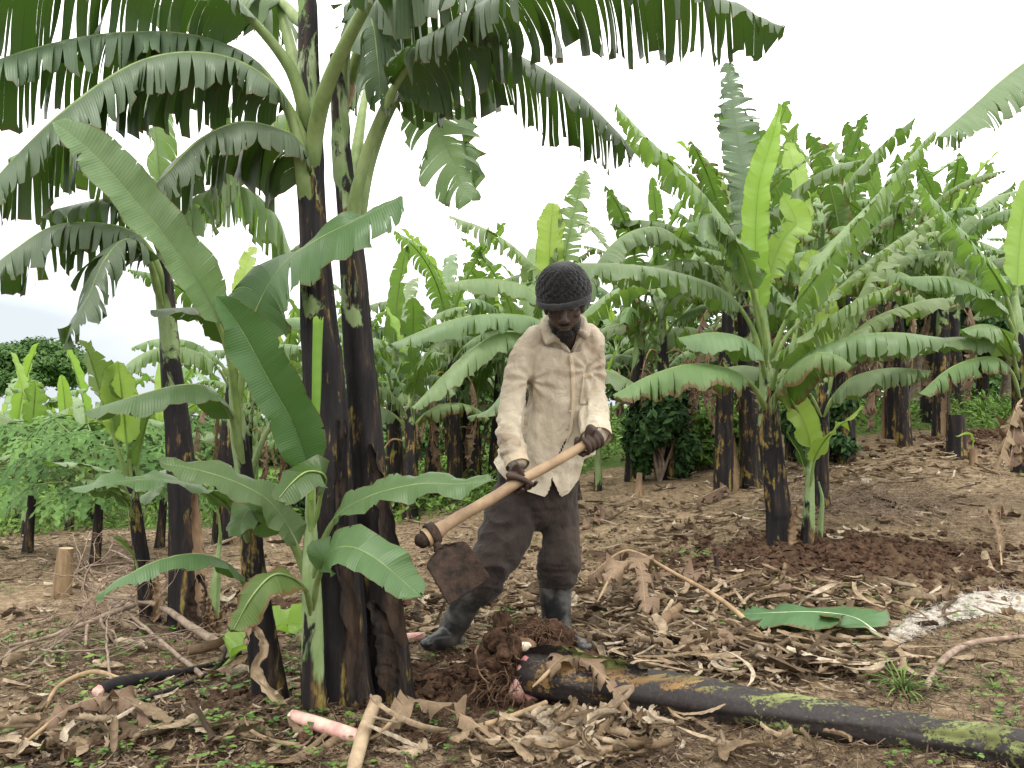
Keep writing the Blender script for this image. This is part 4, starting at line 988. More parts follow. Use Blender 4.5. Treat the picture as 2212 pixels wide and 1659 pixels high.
limb(body, [(1130, 1075, 3.5, 34), (1083, 1180, 3.41, 26), (1050, 1240, 3.38, 19), (1010, 1310, 3.47, 15), (975, 1370, 3.53, 12)], 14)
limb(body, [(1195, 1075, 3.52, 34), (1212, 1190, 3.48, 24), (1203, 1260, 3.5, 19), (1202, 1340, 3.52, 14), (1206, 1375, 3.53, 12)], 14)
def finger(c, r0, offs, phis, rh, rads_):
    pts = [c + ha * o + (n1 * math.cos(rad(p)) + n2 * math.sin(rad(p))) * (rh + q) for o, p, q in zip(offs, phis, r0)]
    a = cr([tuple(p) + (r,) for p, r in zip(pts, rads_)], 20)
    body.tube(a[:, :3], a[:, 3], 12); body.blob(a[-1, :3], (rads_[-1],) * 3, 2, amp=0); body.blob(a[0, :3], (rads_[0],) * 3, 2, amp=0)
# right hand (image left): palm over the top, fingers round the back, tips below in front, thumb in front
RH = hoe_pt(1114); rh = .0205
wr = U(1113, 1018, 3.13)
pc = RH + n2 * .034 + n1 * .006
body.tube(np.array([wr, wr * .45 + (pc + n2 * .02) * .55, pc + n2 * .008, RH + n2 * .026 - n1 * .006]), [(.025, .020), (.036, .020), (.040, .018), (.036, .013)], 18)
for i, (o, ln) in enumerate(((.032, 0), (.011, 8), (-.010, 4), (-.030, -8))):
    finger(RH, (.012, .009, .009, .010, .011), (o, o - .002, o - .006, o - .012, o - .018), (95, 150, 205, 262 + ln, 318 + ln), rh, (.0088, .0088, .0084, .008, .007))
finger(RH, (.026, .016, .011, .012), (.030, .012, -.004, -.020), (72, 45, 10, -30), rh, (.014, .0125, .011, .0095))
# left hand (image right): wraps the butt of the handle, knuckles to the front
LH = hoe_pt(1276); rh = .0185
wr = U(1284, 936, 3.235)
pc = LH + n2 * .030 + n1 * .014
body.tube(np.array([wr, wr * .4 + pc * .6, pc, LH + n2 * .016 + n1 * .024]), [(.026, .020), (.037, .020), (.041, .018), (.038, .013)], 18)
for i, (o, ln) in enumerate(((.034, -8), (.013, 4), (-.009, 6), (-.030, -2))):
    finger(LH, (.013, .013, .012, .011, .010), (o, o, o + .001, o + .002, o + .002), (48, 5, -40, -92, -140 + ln), rh, (.0094, .0094, .009, .0084, .0075))
finger(LH, (.018, .012, .010, .010), (.036, .046, .050, .050), (120, 160, 205, 250), rh, (.013, .012, .011, .0095))
V, Nn_, F = remesh(body, .0031, 2, .5)
mb = MB(); mb.raw(V, F)
man = mb.build('person', M['skin'], None, man_base); man.location = man_base.tolist()
tag(man, 'man in black knit cap, cream shirt and rubber boots, bending forward with a hoe', 'person')
def mchild(mb_, name, mat): 
    return mb_.build(name, mat, man, man_base)

# beard
mb = MB()
for x, f, u, rx, rf, ru in ((0, .062, -.098, .034, .028, .026), (0, .062, -.118, .022, .020, .020), (-.035, .040, -.082, .018, .026, .026), (.035, .040, -.082, .018, .026, .026), (0, .093, -.0525, .025, .007, .004)):
    mb.blob(hp(x, f, u), (rx, rf, ru), 4, seed=5, amp=.16, freq=6, rot=HR)
mchild(mb, 'beard', M['beard'])

# knitted cap
hat = MB(); na, nb_ = 220, 90
A_, B_ = np.meshgrid(np.linspace(0, 2 * np.pi, na, endpoint=False), np.linspace(0, 1, nb_), indexing='xy')
ph = B_ * rad(112)
rx = .102 * (1 + .02 * np.sin(A_ * 2 + 1)); prof_r = np.sin(np.clip(ph, 0, rad(90))) ** .86
prof_r = np.where(ph > rad(90), 1 - .16 * ((ph - rad(90)) / rad(22)) ** 2, prof_r)
rib = .55 * np.abs(np.sin(A_ * 9 + B_ * 13 + .8 * fbm(A_ * 2, B_ * 3, oct=2, seed=9))) ** .7 + .30 * np.abs(np.sin(A_ * 14 - B_ * 16)) ** .7 + .45 * fbm(A_ * 30, B_ * 60, oct=2, seed=2)
lump = .006 * fbm(np.cos(A_) * 2, np.sin(A_) * 2, B_ * 3, 3, 4)
band = sstep(.86, .88, B_)
rr_ = (rx * prof_r + (.008 * rib * (1 - band) * np.clip(B_ * 5, 0, 1)) + lump + band * .009)
zz = .165 - .118 * (1 - np.cos(np.clip(ph, 0, rad(90)))) - np.clip(ph - rad(90), 0, 9) * .175 - .010
ff = -.020 + rr_ * np.cos(A_) * 1.04; xx = rr_ * np.sin(A_)
zz = zz + .004 * np.sin(A_ * 3) * B_ + .046 * np.clip(np.cos(A_), 0, 1) ** .7 * sstep(.55, 1, B_)
Vh = HC + HX * xx[..., None] + HF * ff[..., None] + HU * zz[..., None]
hat.grid(Vh.transpose(1, 0, 2), None, 0, closed=False)
hat.grid(np.stack([Vh[:, -1], Vh[:, 0]], 0), None, 0)
mchild(hat, 'knit_cap', M['knit'])
mb = MB(); aa = np.linspace(rad(-72), rad(72), 40)
for_ = []
for j in range(10):
    w_ = j / 9 * 2 * np.pi
    ex = .026 * np.cos(aa / rad(72) * 1.45)
    rad_ = .105 + ex * (.5 + .5 * math.cos(w_)) + .004
    zz_ = .036 - .012 * (.5 + .5 * math.cos(w_)) + .008 * math.sin(w_) + .010 * (np.sin(aa * 1.2) * .7)
    for_.append(HC + HX * (rad_ * np.sin(aa))[:, None] + HF * (-.016 + rad_ * np.cos(aa) * 1.03)[:, None] + HU * (zz_ - .003)[:, None])
mb.grid(np.array(for_), None, 0, flip=True)
mchild(mb, 'cap_brim', M['knit'])

# shirt
sh = MB()
limb(sh, [(1216, 728, 3.40, 44, 34), (1214, 742, 3.42, 66, 46), (1211, 764, 3.43, 84, 56), (1212, 800, 3.45, 84, 62), (1215, 845, 3.47, 78, 64), (1211, 900, 3.5, 80, 66), (1195, 960, 3.5, 88, 70), (1170, 1010, 3.5, 97, 76), (1164, 1050, 3.5, 97, 78), (1160, 1095, 3.5, 92, 74)], 40, 90)
limb(sh, [(1190, 722, 3.40, 22, 26), (1160, 736, 3.41, 27, 30), (1135, 758, 3.41, 29, 32)], 20)
limb(sh, [(1242, 715, 3.41, 22, 26), (1268, 722, 3.43, 26, 30), (1282, 738, 3.44, 27, 30)], 20)
limb(sh, [(1134, 764, 3.40, 31, 32), (1120, 805, 3.385, 31, 32), (1109, 865, 3.35, 29, 30), (1101, 925, 3.28, 28, 29), (1106, 960, 3.22, 26, 26), (1114, 992, 3.17, 23, 23)], 26, 60)
limb(sh, [(1280, 745, 3.43, 28, 30), (1285, 800, 3.45, 24, 26), (1284, 860, 3.43, 25, 27), (1283, 905, 3.34, 29, 29), (1285, 934, 3.27, 30, 28)], 26, 60)
V, N_, F = remesh(sh, .0062, 7, .6)
px, py = proj(V)
# hanging folds: long and soft on the trunk, crumpled on the sleeves
slv = np.maximum(sstep(1150, 1120, px), sstep(1262, 1282, px) * sstep(985, 950, py)) * sstep(1000, 985, py)
sid = np.where(px > 1200, 7., 0.)
f1 = 1 - np.abs(fbm(V[:, 0] * 13 + .6 * fbm(V[:, 0] * 5, V[:, 1] * 5, V[:, 2] * 3, 2, 3), V[:, 1] * 7, V[:, 2] * 2.8, 3, 41)) * 2
f2 = 1 - np.abs(fbm(V[:, 0] * 9 + V[:, 2] * 12, V[:, 1] * 9, V[:, 2] * 20 - V[:, 0] * 9 + sid, 3, 47)) * 2
f3 = 1 - np.abs(fbm(V[:, 0] * 8 - V[:, 2] * 5, V[:, 1] * 4, V[:, 2] * 8 + V[:, 0] * 5, 3, 57)) * 2
cuffz = np.maximum(sstep(860, 960, py) * sstep(1150, 1130, px), sstep(820, 900, py) * (px > 1262))
dd_ = (1 - slv) * (.013 * f1 + .009 * f3) + slv * (.005 * f1 + (.006 + .010 * cuffz) * f2) - .008
# tension lines at the armpits
for ax, ay, sgn in ((1148, 822, 1), (1270, 800, -1)):
    dx, dyy = (px - ax) * sgn, py - ay
    ang = np.arctan2(dyy, dx); dist_ = np.hypot(dx, dyy)
    dd_ += .006 * np.sin(ang * 9 + 1) * np.exp(-(dist_ / 55) ** 2) * sstep(4, 25, dist_)
V = V + N_ * dd_[:, None]
# crease where each sleeve lies against the trunk of the shirt
px, py = proj(V)
for xs_, ys_ in (((1146, 1142, 1134, 1131), (818, 860, 910, 965)), ((1272, 1266, 1262, 1258), (790, 840, 880, 925))):
    cxl = np.interp(py, ys_, xs_); m_ = sstep(ys_[0] - 12, ys_[0] + 12, py) * sstep(ys_[-1] + 10, ys_[-1] - 20, py) * (N_[:, 1] < .2)
    V = V - N_ * (.020 * m_ * np.exp(-((px - cxl) / 4.5) ** 2))[:, None]
px, py = proj(V)
hx = np.array([1040, 1066, 1078, 1100, 1135, 1178, 1189, 1192, 1196, 1212, 1228, 1250, 1262, 1290]); hy = np.array([985, 998, 1020, 1043, 1060, 1074, 1050, 1018, 1040, 1074, 1066, 1036, 992, 980])
hem = np.interp(px, hx, hy)
sleeve_ = ((px < 1142) & (V[:, 1] < 3.33)) 
below = (py > hem) & ~sleeve_ & (py > 960)
fc = below[F].all(1)
vcut = (px > np.interp(py, [700, 735, 764], [1196, 1206, 1231])) & (px < np.interp(py, [700, 735, 764], [1246, 1245, 1233])) & (py < 764) & (V[:, 1] < 3.42)
fc |= vcut[F].any(1) & (py[F] < 764).all(1)
gx = np.interp(py, [925, 950, 985, 1022], [1231, 1222, 1207, 1194]); gw = 4.5 * np.sin(np.pi * np.clip((py - 922) / 100, 0, 1))
fc |= ((np.abs(px - gx) < gw) & (V[:, 1] < 3.5))[F].all(1)
# snap the verts just past the hem onto it
used = np.zeros(len(V), bool); used[F[~fc].ravel()] = True
snap = used & below
kz = (py[snap] - hem[snap]) * V[snap, 1] / FPX
V[snap, 2] += np.clip(kz, 0, .012)
keep = F[~fc]; idx = -np.ones(len(V), int); uq = np.unique(keep); idx[uq] = np.arange(len(uq))
mb = MB(); mb.raw(V[uq], idx[keep]); shirt = mchild(mb, 'shirt', M['shirt'])
from mathutils.bvhtree import BVHTree
SV, SF = V[uq], idx[keep]
bvh = BVHTree.FromPolygons(SV.tolist(), SF.tolist())
def stick(px_, py_, off=.003):
    q = U(px_, py_, 3.0); o_ = Vector((0, 0, CZ)); d_ = (Vector(q) - o_).normalized()
    h = bvh.ray_cast(o_, d_)
    if h[0] is None:
        h0 = getattr(stick, 'last', 3.3)
        p = U(px_, py_, h0); return p
    stick.last = h[0][1]
    return np.array(h[0]) + (-np.array(d_)) * off
def strip_on(name, left, right, mat, off=.004, n=60, m=7, edge=.002, lift=None):
    a = cr([(x, y, 0) for x, y in left], n)[:, :2]; b = cr([(x, y, 0) for x, y in right], n)[:, :2]
    Vv = np.zeros((n, m, 3))
    for i in range(n):
        for j in range(m):
            t_ = j / (m - 1); q = a[i] * (1 - t_) + b[i] * t_
            o2 = off if 0 < j < m - 1 else -edge
            Vv[i, j] = stick(q[0], q[1], o2 + (lift(i / (n - 1), t_) if lift else 0))
    # steady the depth so loose spots of the cloth below do not tear the strip
    Vv[:, :, 1] = np.clip(Vv[:, :, 1], np.median(Vv[:, :, 1]) - .12, np.median(Vv[:, :, 1]) + .08)
    mb_ = MB(); mb_.grid(Vv, None, 0, flip=True); return mchild(mb_, name, mat)
strip_on('placket', [(1228, 768), (1232, 810), (1233, 870), (1229, 925), (1222, 950)], [(1238, 766), (1242, 810), (1243, 870), (1238, 925), (1226, 955)], M['shirt_in'], .009)
# chest pocket
strip_on('pocket', [(1258, 806), (1256, 830), (1252, 860), (1251, 872)], [(1282, 801), (1280, 828), (1273, 858), (1268, 872)], M['shirt'], .009, n=30, m=14)
strip_on('pocket_flap', [(1257, 808), (1257, 818)], [(1283, 802), (1282, 812)], M['shirt_in'], .013, n=8, m=14)
for (bx, by) in ((1233, 790), (1236, 838), (1232, 888), (1226, 925)):
    mb = MB(); p = stick(bx, by, .007); mb.blob(p, (.005, .002, .005), 2, amp=0); mchild(mb, 'button', M['shirt_in'])
# collar: two flaps folded over a stand round the neck
def flap(outer, inner, dlist, name='collar'):
    n = 26; a = cr([tuple(U(x, y, d)) for (x, y), d in zip(inner, dlist)], n); b = cr([tuple(U(x, y, d)) for (x, y), d in zip(outer, [q - .012 for q in dlist])], n)
    m = 9; Vv = np.zeros((n, m, 3))
    for j in range(m):
        t_ = j / (m - 1)
        Vv[:, j] = a * (1 - t_) + b * t_ + np.array([0, -.012, .010]) * math.sin(t_ * 3.0) + .002 * np.sin(np.arange(n) * .7 + j)[:, None]
    mb_ = MB(); mb_.grid(Vv, None, 0); mb_.grid(Vv + np.array([0, .004, -.003]), None, 0, flip=True)
    return mchild(mb_, name, M['shirt'])
flap([(1168, 694), (1164, 706), (1170, 724), (1181, 742), (1198, 738), (1216, 748), (1230, 766)], [(1186, 680), (1184, 692), (1190, 706), (1199, 722), (1208, 732), (1220, 748), (1232, 763)], [3.42, 3.38, 3.345, 3.325, 3.32, 3.325, 3.34])
flap([(1264, 690), (1272, 700), (1276, 714), (1270, 728), (1262, 738), (1250, 744), (1242, 758)], [(1250, 680), (1253, 692), (1252, 706), (1248, 720), (1244, 732), (1239, 746), (1233, 762)], [3.42, 3.385, 3.35, 3.33, 3.325, 3.325, 3.34])
mb = MB(); a = cr(P4([(1252, 716, 3.31, 12), (1262, 722, 3.30, 15), (1270, 728, 3.30, 17)]), 12); mb.tube(a[:, :3], a[:, 3], 12, cap=False); mchild(mb, 'collar_curl', M['shirt'])
# cuffs, turned and open
def cuff(rows_, flare=1.1):
    p, r = W(rows_, 14); g = np.linspace(1, flare, 14)[:, None]
    th_ = np.linspace(0, 1, 24, endpoint=False)
    wob = 1 + .05 * np.sin(th_ * 12.6 + 1)[None, :] + .02 * np.sin(th_ * 40)[None, :] + 0 * g
    mb_ = MB(); mb_.tube(p, r * g, 24, cap=False, prof=wob); mb_.tube(p, r * g * .93, 24, cap=False, prof=wob)
    mchild(mb_, 'cuff', M['shirt_in'])
cuff([(1106, 962, 3.225, 25, 25), (1113, 988, 3.18, 25, 25), (1118, 1006, 3.155, 25, 25)], 1.02)
cuff([(1284, 908, 3.33, 30, 29), (1287, 932, 3.275, 31, 29), (1288, 944, 3.25, 32, 29)], 1.04)

# trousers
tr = MB()
limb(tr, [(1165, 1000, 3.5, 84, 64), (1163, 1050, 3.5, 88, 66), (1162, 1090, 3.5, 86, 62)], 30)
limb(tr, [(1122, 1075, 3.5, 56, 58), (1104, 1110, 3.46, 56, 56), (1083, 1175, 3.40, 53, 50), (1058, 1215, 3.365, 44, 42), (1050, 1246, 3.385, 40, 38), (1044, 1268, 3.42, 34, 32), (1038, 1284, 3.435, 25, 25)], 26, 70)
limb(tr, [(1203, 1075, 3.52, 50, 56), (1207, 1110, 3.5, 45, 50), (1213, 1165, 3.48, 38, 42), (1210, 1205, 3.465, 42, 42), (1207, 1230, 3.49, 41, 40), (1202, 1252, 3.505, 35, 34), (1201, 1266, 3.51, 27, 27)], 26, 70)
V, N_, F = remesh(tr, .0065, 7, .6)
px, py = proj(V)
q1 = 1 - 2 * np.abs(fbm(V[:, 0] * 8 + V[:, 2] * 6, V[:, 1] * 6, V[:, 2] * 11 - V[:, 0] * 6, 3, 61))
q2 = 1 - 2 * np.abs(fbm(V[:, 0] * 12, V[:, 1] * 10, V[:, 2] * 26, 3, 67))
q3 = fbm(V[:, 0] * 12, V[:, 1] * 8, V[:, 2] * 2.6, 3, 69)
kn = sstep(1165, 1230, py)
V = V + N_ * ((1 - kn) * (.012 * q1 + .008 * q3) + kn * (.010 * q1 + .012 * q2) - .005)[:, None]
mb = MB(); mb.raw(V, F); mchild(mb, 'trousers', M['trouser'])

# rubber boots
def boot(shaft_, foot, rimrow):
    b = MB(); limb(b, shaft_, 26); p, r = W(foot, 24)
    # a foot: flat sole
    b.tube(p, r, 22)
    b.blob(p[-1], (r[-1].max(), r[-1].max() * .9, r[-1].min()), 3, amp=0); b.blob(p[0], (r[0].max(), r[0].max(), r[0].min()), 3, amp=0)
    V, N_, F = remesh(b, .005, 4, .5)
    q = fbm(V[:, 0] * 10, V[:, 1] * 10, V[:, 2] * 16, 3, 77)
    V = V + N_ * (.005 * q)[:, None]
    zf = p[:, 2].min() - .034
    V[:, 2] = np.maximum(V[:, 2], zf)
    m_ = MB(); m_.raw(V, F); bo = mchild(m_, 'rubber_boot', M['rubber'])
    p, r = W(rimrow, 6); m_ = MB(); m_.tube(p, r, 30, cap=False); m_.tube(p, r * .93, 30, cap=False)
    m_.build('boot_rim', M['rubber'], bo, man_base)
boot([(1036, 1262, 3.43, 36, 36), (1014, 1288, 3.46, 34, 34), (998, 1318, 3.49, 31, 31), (980, 1350, 3.52, 29, 29), (970, 1372, 3.53, 26, 26)],
     [(984, 1384, 3.56, 22, 15), (962, 1378, 3.50, 22, 22), (938, 1387, 3.42, 20, 15), (922, 1390, 3.37, 15, 10)],
     [(1040, 1258, 3.425, 37, 36), (1034, 1265, 3.432, 37, 36)])
boot([(1200, 1252, 3.505, 38, 36), (1200, 1290, 3.51, 35, 34), (1201, 1325, 3.52, 32, 32), (1205, 1355, 3.53, 29, 29), (1208, 1372, 3.53, 26, 26)],
     [(1200, 1384, 3.56, 22, 15), (1222, 1378, 3.50, 22, 22), (1246, 1390, 3.43, 20, 15), (1262, 1395, 3.38, 16, 10)],
     [(1200, 1246, 3.505, 39, 37), (1200, 1254, 3.505, 39, 37)])
# ------------------------------------------------------------------ background banana rows
def copy_tree(o, parent=None):
    c = o.copy(); col.objects.link(c); c.parent = parent
    for ch in [k for k in KIDS[o.name]]:
        copy_tree(ch, c)
    return c
KIDS = {}
def reg(o):
    KIDS[o.name] = list(o.children)
    for k in o.children: reg(k)

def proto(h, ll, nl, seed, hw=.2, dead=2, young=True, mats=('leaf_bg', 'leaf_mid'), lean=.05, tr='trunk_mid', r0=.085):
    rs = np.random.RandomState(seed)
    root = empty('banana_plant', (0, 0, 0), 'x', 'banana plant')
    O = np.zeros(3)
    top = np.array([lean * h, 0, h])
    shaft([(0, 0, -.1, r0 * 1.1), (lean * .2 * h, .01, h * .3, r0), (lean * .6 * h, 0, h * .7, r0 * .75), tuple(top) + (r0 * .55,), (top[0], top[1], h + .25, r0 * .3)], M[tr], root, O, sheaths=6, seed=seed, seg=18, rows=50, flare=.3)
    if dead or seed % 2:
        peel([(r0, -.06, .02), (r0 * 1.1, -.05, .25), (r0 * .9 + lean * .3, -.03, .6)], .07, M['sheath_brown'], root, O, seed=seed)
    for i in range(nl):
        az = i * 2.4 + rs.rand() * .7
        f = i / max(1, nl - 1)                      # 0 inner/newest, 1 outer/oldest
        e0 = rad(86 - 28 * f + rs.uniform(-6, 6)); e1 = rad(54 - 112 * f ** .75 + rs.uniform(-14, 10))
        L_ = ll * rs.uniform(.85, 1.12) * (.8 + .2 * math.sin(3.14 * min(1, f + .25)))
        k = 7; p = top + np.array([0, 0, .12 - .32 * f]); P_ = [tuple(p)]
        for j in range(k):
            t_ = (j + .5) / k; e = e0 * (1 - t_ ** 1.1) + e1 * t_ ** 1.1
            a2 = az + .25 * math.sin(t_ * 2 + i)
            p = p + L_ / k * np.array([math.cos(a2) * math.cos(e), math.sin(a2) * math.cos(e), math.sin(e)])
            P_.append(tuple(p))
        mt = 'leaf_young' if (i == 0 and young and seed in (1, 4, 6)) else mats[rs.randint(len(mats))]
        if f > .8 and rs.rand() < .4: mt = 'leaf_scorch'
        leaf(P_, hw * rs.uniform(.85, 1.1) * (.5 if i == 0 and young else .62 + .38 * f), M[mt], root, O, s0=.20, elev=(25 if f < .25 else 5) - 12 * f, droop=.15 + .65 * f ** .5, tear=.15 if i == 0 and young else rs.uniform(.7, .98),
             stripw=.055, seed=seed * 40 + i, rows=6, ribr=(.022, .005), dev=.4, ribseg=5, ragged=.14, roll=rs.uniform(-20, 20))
    for i in range(dead):
        az = i * 2.2 + rs.rand() * 2
        p = top + np.array([0, 0, -.30]); u_ = np.array([math.cos(az), math.sin(az), 0])
        leaf([tuple(p), tuple(p + u_ * .22 + [0, 0, .02]), tuple(p + u_ * .36 + [0, 0, -.35]), tuple(p + u_ * .26 + [0, 0, -1.0 * min(1, h)])], .12, M['leaf_dead'], root, O, s0=.25, elev=-40, droop=.7, tear=1.0, stripw=.028, ragged=.4, ripple=.03, seed=seed + 500 + i, rows=6,
             ribr=(.012, .004), rib='rib_dead', name='dead_leaf', dev=1.3, ribseg=5)
    reg(root); root['h'] = 0.0
    return root, h + ll * .85
PR = [proto(1.7, 1.55, 10, 1, hw=.20, dead=2), proto(1.35, 1.5, 9, 2, hw=.22, dead=0), proto(2.1, 1.6, 11, 3, hw=.19, dead=4, mats=('leaf_mid', 'leaf_bg', 'leaf_scorch')),
      proto(.75, 1.15, 8, 4, hw=.17, dead=0, mats=('leaf_bg',), tr='trunk_pale', r0=.05), proto(1.6, 1.35, 8, 5, hw=.18, dead=3, mats=('leaf_bg', 'leaf_scorch')), proto(1.1, 1.3, 9, 6, hw=.2, dead=1, mats=('leaf_mid', 'leaf_bg'))]
used_proto = set()
def put(pi, p, total, rot, label, group=None):
    pr, ht = PR[pi]
    s = total / ht
    if pi in used_proto: o = copy_tree(pr)
    else: o = pr; used_proto.add(pi)
    o.location = [float(p[0]), float(p[1]), float(p[2]) - .03]
    o.rotation_euler = (0, 0, rot); o.scale = (s, s, s)
    if 'h' in o: del o['h']
    tag(o, label, 'banana plant')
    if group: o['group'] = group
    elif 'group' in o: del o['group']
    return o
NAMED = [
 (2, 1562, 1062, 3.0, .4, 'banana plant with leaning yellow streaked trunk, just left of its black twin at centre right', ),
 (0, 1624, 1052, 3.1, 2.2, 'banana plant with straight black and yellow trunk behind the dug banana plant', ),
 (4, 1440, 1035, 2.5, 4.0, 'banana plant with twin thin trunks standing before the dark coffee bush'),
 (4, 1828, 1000, 2.9, 1.1, 'banana plant with rusty brown flaring trunk, right of the dug banana plant'),
 (2, 1932, 950, 3.1, 3.3, 'banana plant with stout short black trunk, next to green undergrowth on the slope'),
 (0, 2032, 955, 3.0, 5.2, 'tall banana plant on the slope, immediately left of the cut brown stump'),
 (5, 888, 1120, 1.95, 1.9, 'banana plant with green streaked trunk between the black trunks and the man'),
 (5, 930, 1075, 1.9, .3, 'thin banana plant behind the green streaked one, left of the man'),
 (4, 1012, 1050, 2.3, 2.6, 'banana plant with orange brown sheathed trunk seen left of the man under his elbow'),
 (0, 482, 1178, 2.5, 1.0, 'banana plant with yellow streaked dark trunk, right of the single thick trunk'),
 (3, 60, 1160, 1.5, 2.0, 'small pale banana plant at the left edge below the papaya'),
 (3, 150, 1145, 1.35, 4.0, 'small banana plant with fan of leaves below the middle of the papaya'),
 (3, 1290, 1062, 1.15, 5.0, 'low young banana plant with arched leaves, by the man\'s left hip'),
 (1, 720, 1120, 2.1, 3.0, 'banana plant glimpsed directly behind the thick black trunks'),
 (3, 2160, 870, 1.7, 1.0, 'small banana plant among undergrowth at upper right of the slope'),
 (1, 1120, 1052, 2.5, 0.8, 'banana plant whose leaves rise behind the man\'s right shoulder'),
 (0, 985, 1080, 2.75, 2.9, 'tall banana plant with arching leaves against the sky, midway between black trunks and man'),
 (1, 850, 1105, 2.45, 4.6, 'banana plant with long arching leaves, just right of the thick black trunks'),
 (5, 1075, 1048, 2.35, 1.3, 'banana plant partly hidden by the man\'s right sleeve'),
 (0, 620, 1110, 2.4, 3.7, 'banana plant filling the gap between leaning young plant and thick black trunks'),
 (1, 1370, 1040, 2.7, 5.6, 'banana plant with broad arched leaves left of the coffee bush'),
]
for n_, (pi, px_, py_, tot_, rot_, lab_) in enumerate(NAMED):
    put(pi, G(px_, py_), tot_, rot_, lab_)
rs = np.random.RandomState(77)
FAR = 'banana plants of the far rows'
rows_far = [(8.8, 10), (10.3, 12), (12.2, 13), (14.6, 14), (18, 15)]
for d_, nrow in rows_far:
    for k in range(nrow):
        px_ = -150 + (2500) * (k + rs.uniform(.2, .8)) / nrow
        d2 = d_ + rs.uniform(-.5, .5)
        x_ = (px_ - 1106) / FPX * d2
        # crown tops seen against the sky
        ytop = np.interp(px_, [0, 250, 450, 700, 900, 1100, 1300, 1450, 1550, 1700, 2000, 2300], [850, 790, 690, 680, 600, 590, 600, 560, 380, 250, 300, 420]) + rs.uniform(-10, 90) + (d_ - 8) * 6
        g_ = float(g_shape(x_, d2)); tot_ = U(px_, ytop, d2)[2] - g_
        tot_ = min(max(tot_, 1.5), 4.8)
        if d_ < 9 and (px_ < 560 and tot_ < 2): tot_ = 1.7
        pi = rs.choice([0, 1, 2, 4, 5]) if tot_ > 2 else rs.choice([3, 5, 3])
        zone = [('behind the papayas', 390), ('right of the single thick trunk', 680), ('left of the man', 1150), ('near the coffee bush', 1520), ('behind the upright yellow green leaf', 1860), ('on the right hand slope', 9999)]
        zt = next(z for z, lim in zone if px_ < lim)
        ordn = ['first', 'second', 'third', 'fourth', 'fifth', 'sixth', 'seventh', 'eighth', 'ninth', 'tenth', 'eleventh', 'twelfth', 'thirteenth']
        if d_ < 11:
            lab = ordn[k] + ' banana plant from the left, ' + ('nearest' if d_ < 10 else 'second') + ' far row, ' + zt
            put(pi, (x_, d2, g_), tot_, rs.rand() * 6.28, lab, 'banana plants of the far rows')
        else:
            put(pi, (x_, d2, g_), tot_, rs.rand() * 6.28, 'banana plant of the farthest crowded rows, ' + zt, 'farthest banana plants ' + zt)

# ------------------------------------------------------------------ leafy clouds for bushes and trees
def leaf_quads(mb, C, N_, size, asp, rs, mi=0, fold=.25):
    n = len(C)
    a = nrm(rs.randn(n, 3)); a = nrm(a - N_ * (a * N_).sum(1)[:, None]); b = np.cross(N_, a)
    s = size * rs.uniform(.6, 1.3, n)[:, None]
    V = np.stack([C - a * s, C + b * s * asp + N_ * s * fold * .3, C + a * s, C - b * s * asp + N_ * s * fold * .3], 1)
    r = rs.rand(n)
    UV = np.stack([np.repeat(r[:, None] * .998, 4, 1), np.tile([0, .5, 1, .5], (n, 1))], -1)
    mb.raw(V, np.arange(n * 4).reshape(n, 4), None, UV, mi)
def cloud(mb, clumps, per, size, asp, rs, hollow=.55):
    for c, r in clumps:
        d = nrm(rs.randn(per, 3)); rr_ = rs.uniform(hollow, 1.08, per)[:, None]
        C = np.asarray(c) + d * rr_ * np.asarray(r)
        N_ = nrm(d + rs.randn(per, 3) * .55 + [0, 0, .5])
        leaf_quads(mb, C, N_, size, asp, rs)
def tree(name, p, h, cr_, label, cat, seed, mat, per=380, size=.22, ncl=34, trunk_r=.2, squash=.7, crown_z=.62, group=None, asp=.5):
    rs = np.random.RandomState(seed); p = np.asarray(p, float)
    root = empty(name, p, label, cat, group); O = p
    mb = MB(); c0 = p + [0, 0, h * crown_z]
    pts = cr([tuple(p + [0, 0, -.2]) + (trunk_r * 1.3,), tuple(p + [.05 * h, 0, h * .25]) + (trunk_r,), tuple(c0) + (trunk_r * .5,)], 14)
    mb.tube(pts[:, :3], pts[:, 3], 10)
    cl = []
    for i in range(ncl):
        v = nrm(rs.randn(3)); v[2] = abs(v[2]) * 1.1 - .35
        q = c0 + v * np.array([cr_, cr_, (h * (1 - crown_z)) * squash * 1.2]) * rs.uniform(.45, .92)
        cl.append((q, np.array([1, 1, .6]) * cr_ * rs.uniform(.2, .36)))
        b = cr([tuple(c0 - [0, 0, h * .2 * rs.rand()]) + (trunk_r * .35,), tuple((c0 + q) / 2 + rs.randn(3) * .1 * cr_) + (trunk_r * .2,), tuple(q) + (trunk_r * .05,)], 8)
        mb.tube(b[:, :3], b[:, 3], 6)
    mb.build('trunk', M['bark'], root, O)
    mc = MB(); cloud(mc, cl, per, size, asp, rs, .3); mc.build('crown', mat, root, O)
    return root
p = U(70, 905, 75); tree('spreading_tree', (p[0], p[1], -1.0), 10.6, 5.2, 'large dark green spreading tree far off beyond the papaya at left', 'tree', 5, M['tree_leaf_light_green'], per=520, size=.20, ncl=60, trunk_r=.3, crown_z=.55)
p = U(1965, 800, 17); tree('dark_tree', (p[0], p[1], float(g_shape(p[0], p[1]))), 3.6, 1.5, 'dense dark leafy tree behind the far rows at right', 'tree', 6, M['coffee_leaf'], per=420, size=.09, ncl=40, trunk_r=.1, crown_z=.5)
p = U(2160, 800, 18); tree('dark_tree', (p[0], p[1], float(g_shape(p[0], p[1]))), 3.0, 1.4, 'lower dark leafy tree near the right edge beyond the slope', 'tree', 7, M['coffee_leaf'], per=420, size=.09, ncl=36, trunk_r=.1, crown_z=.5)
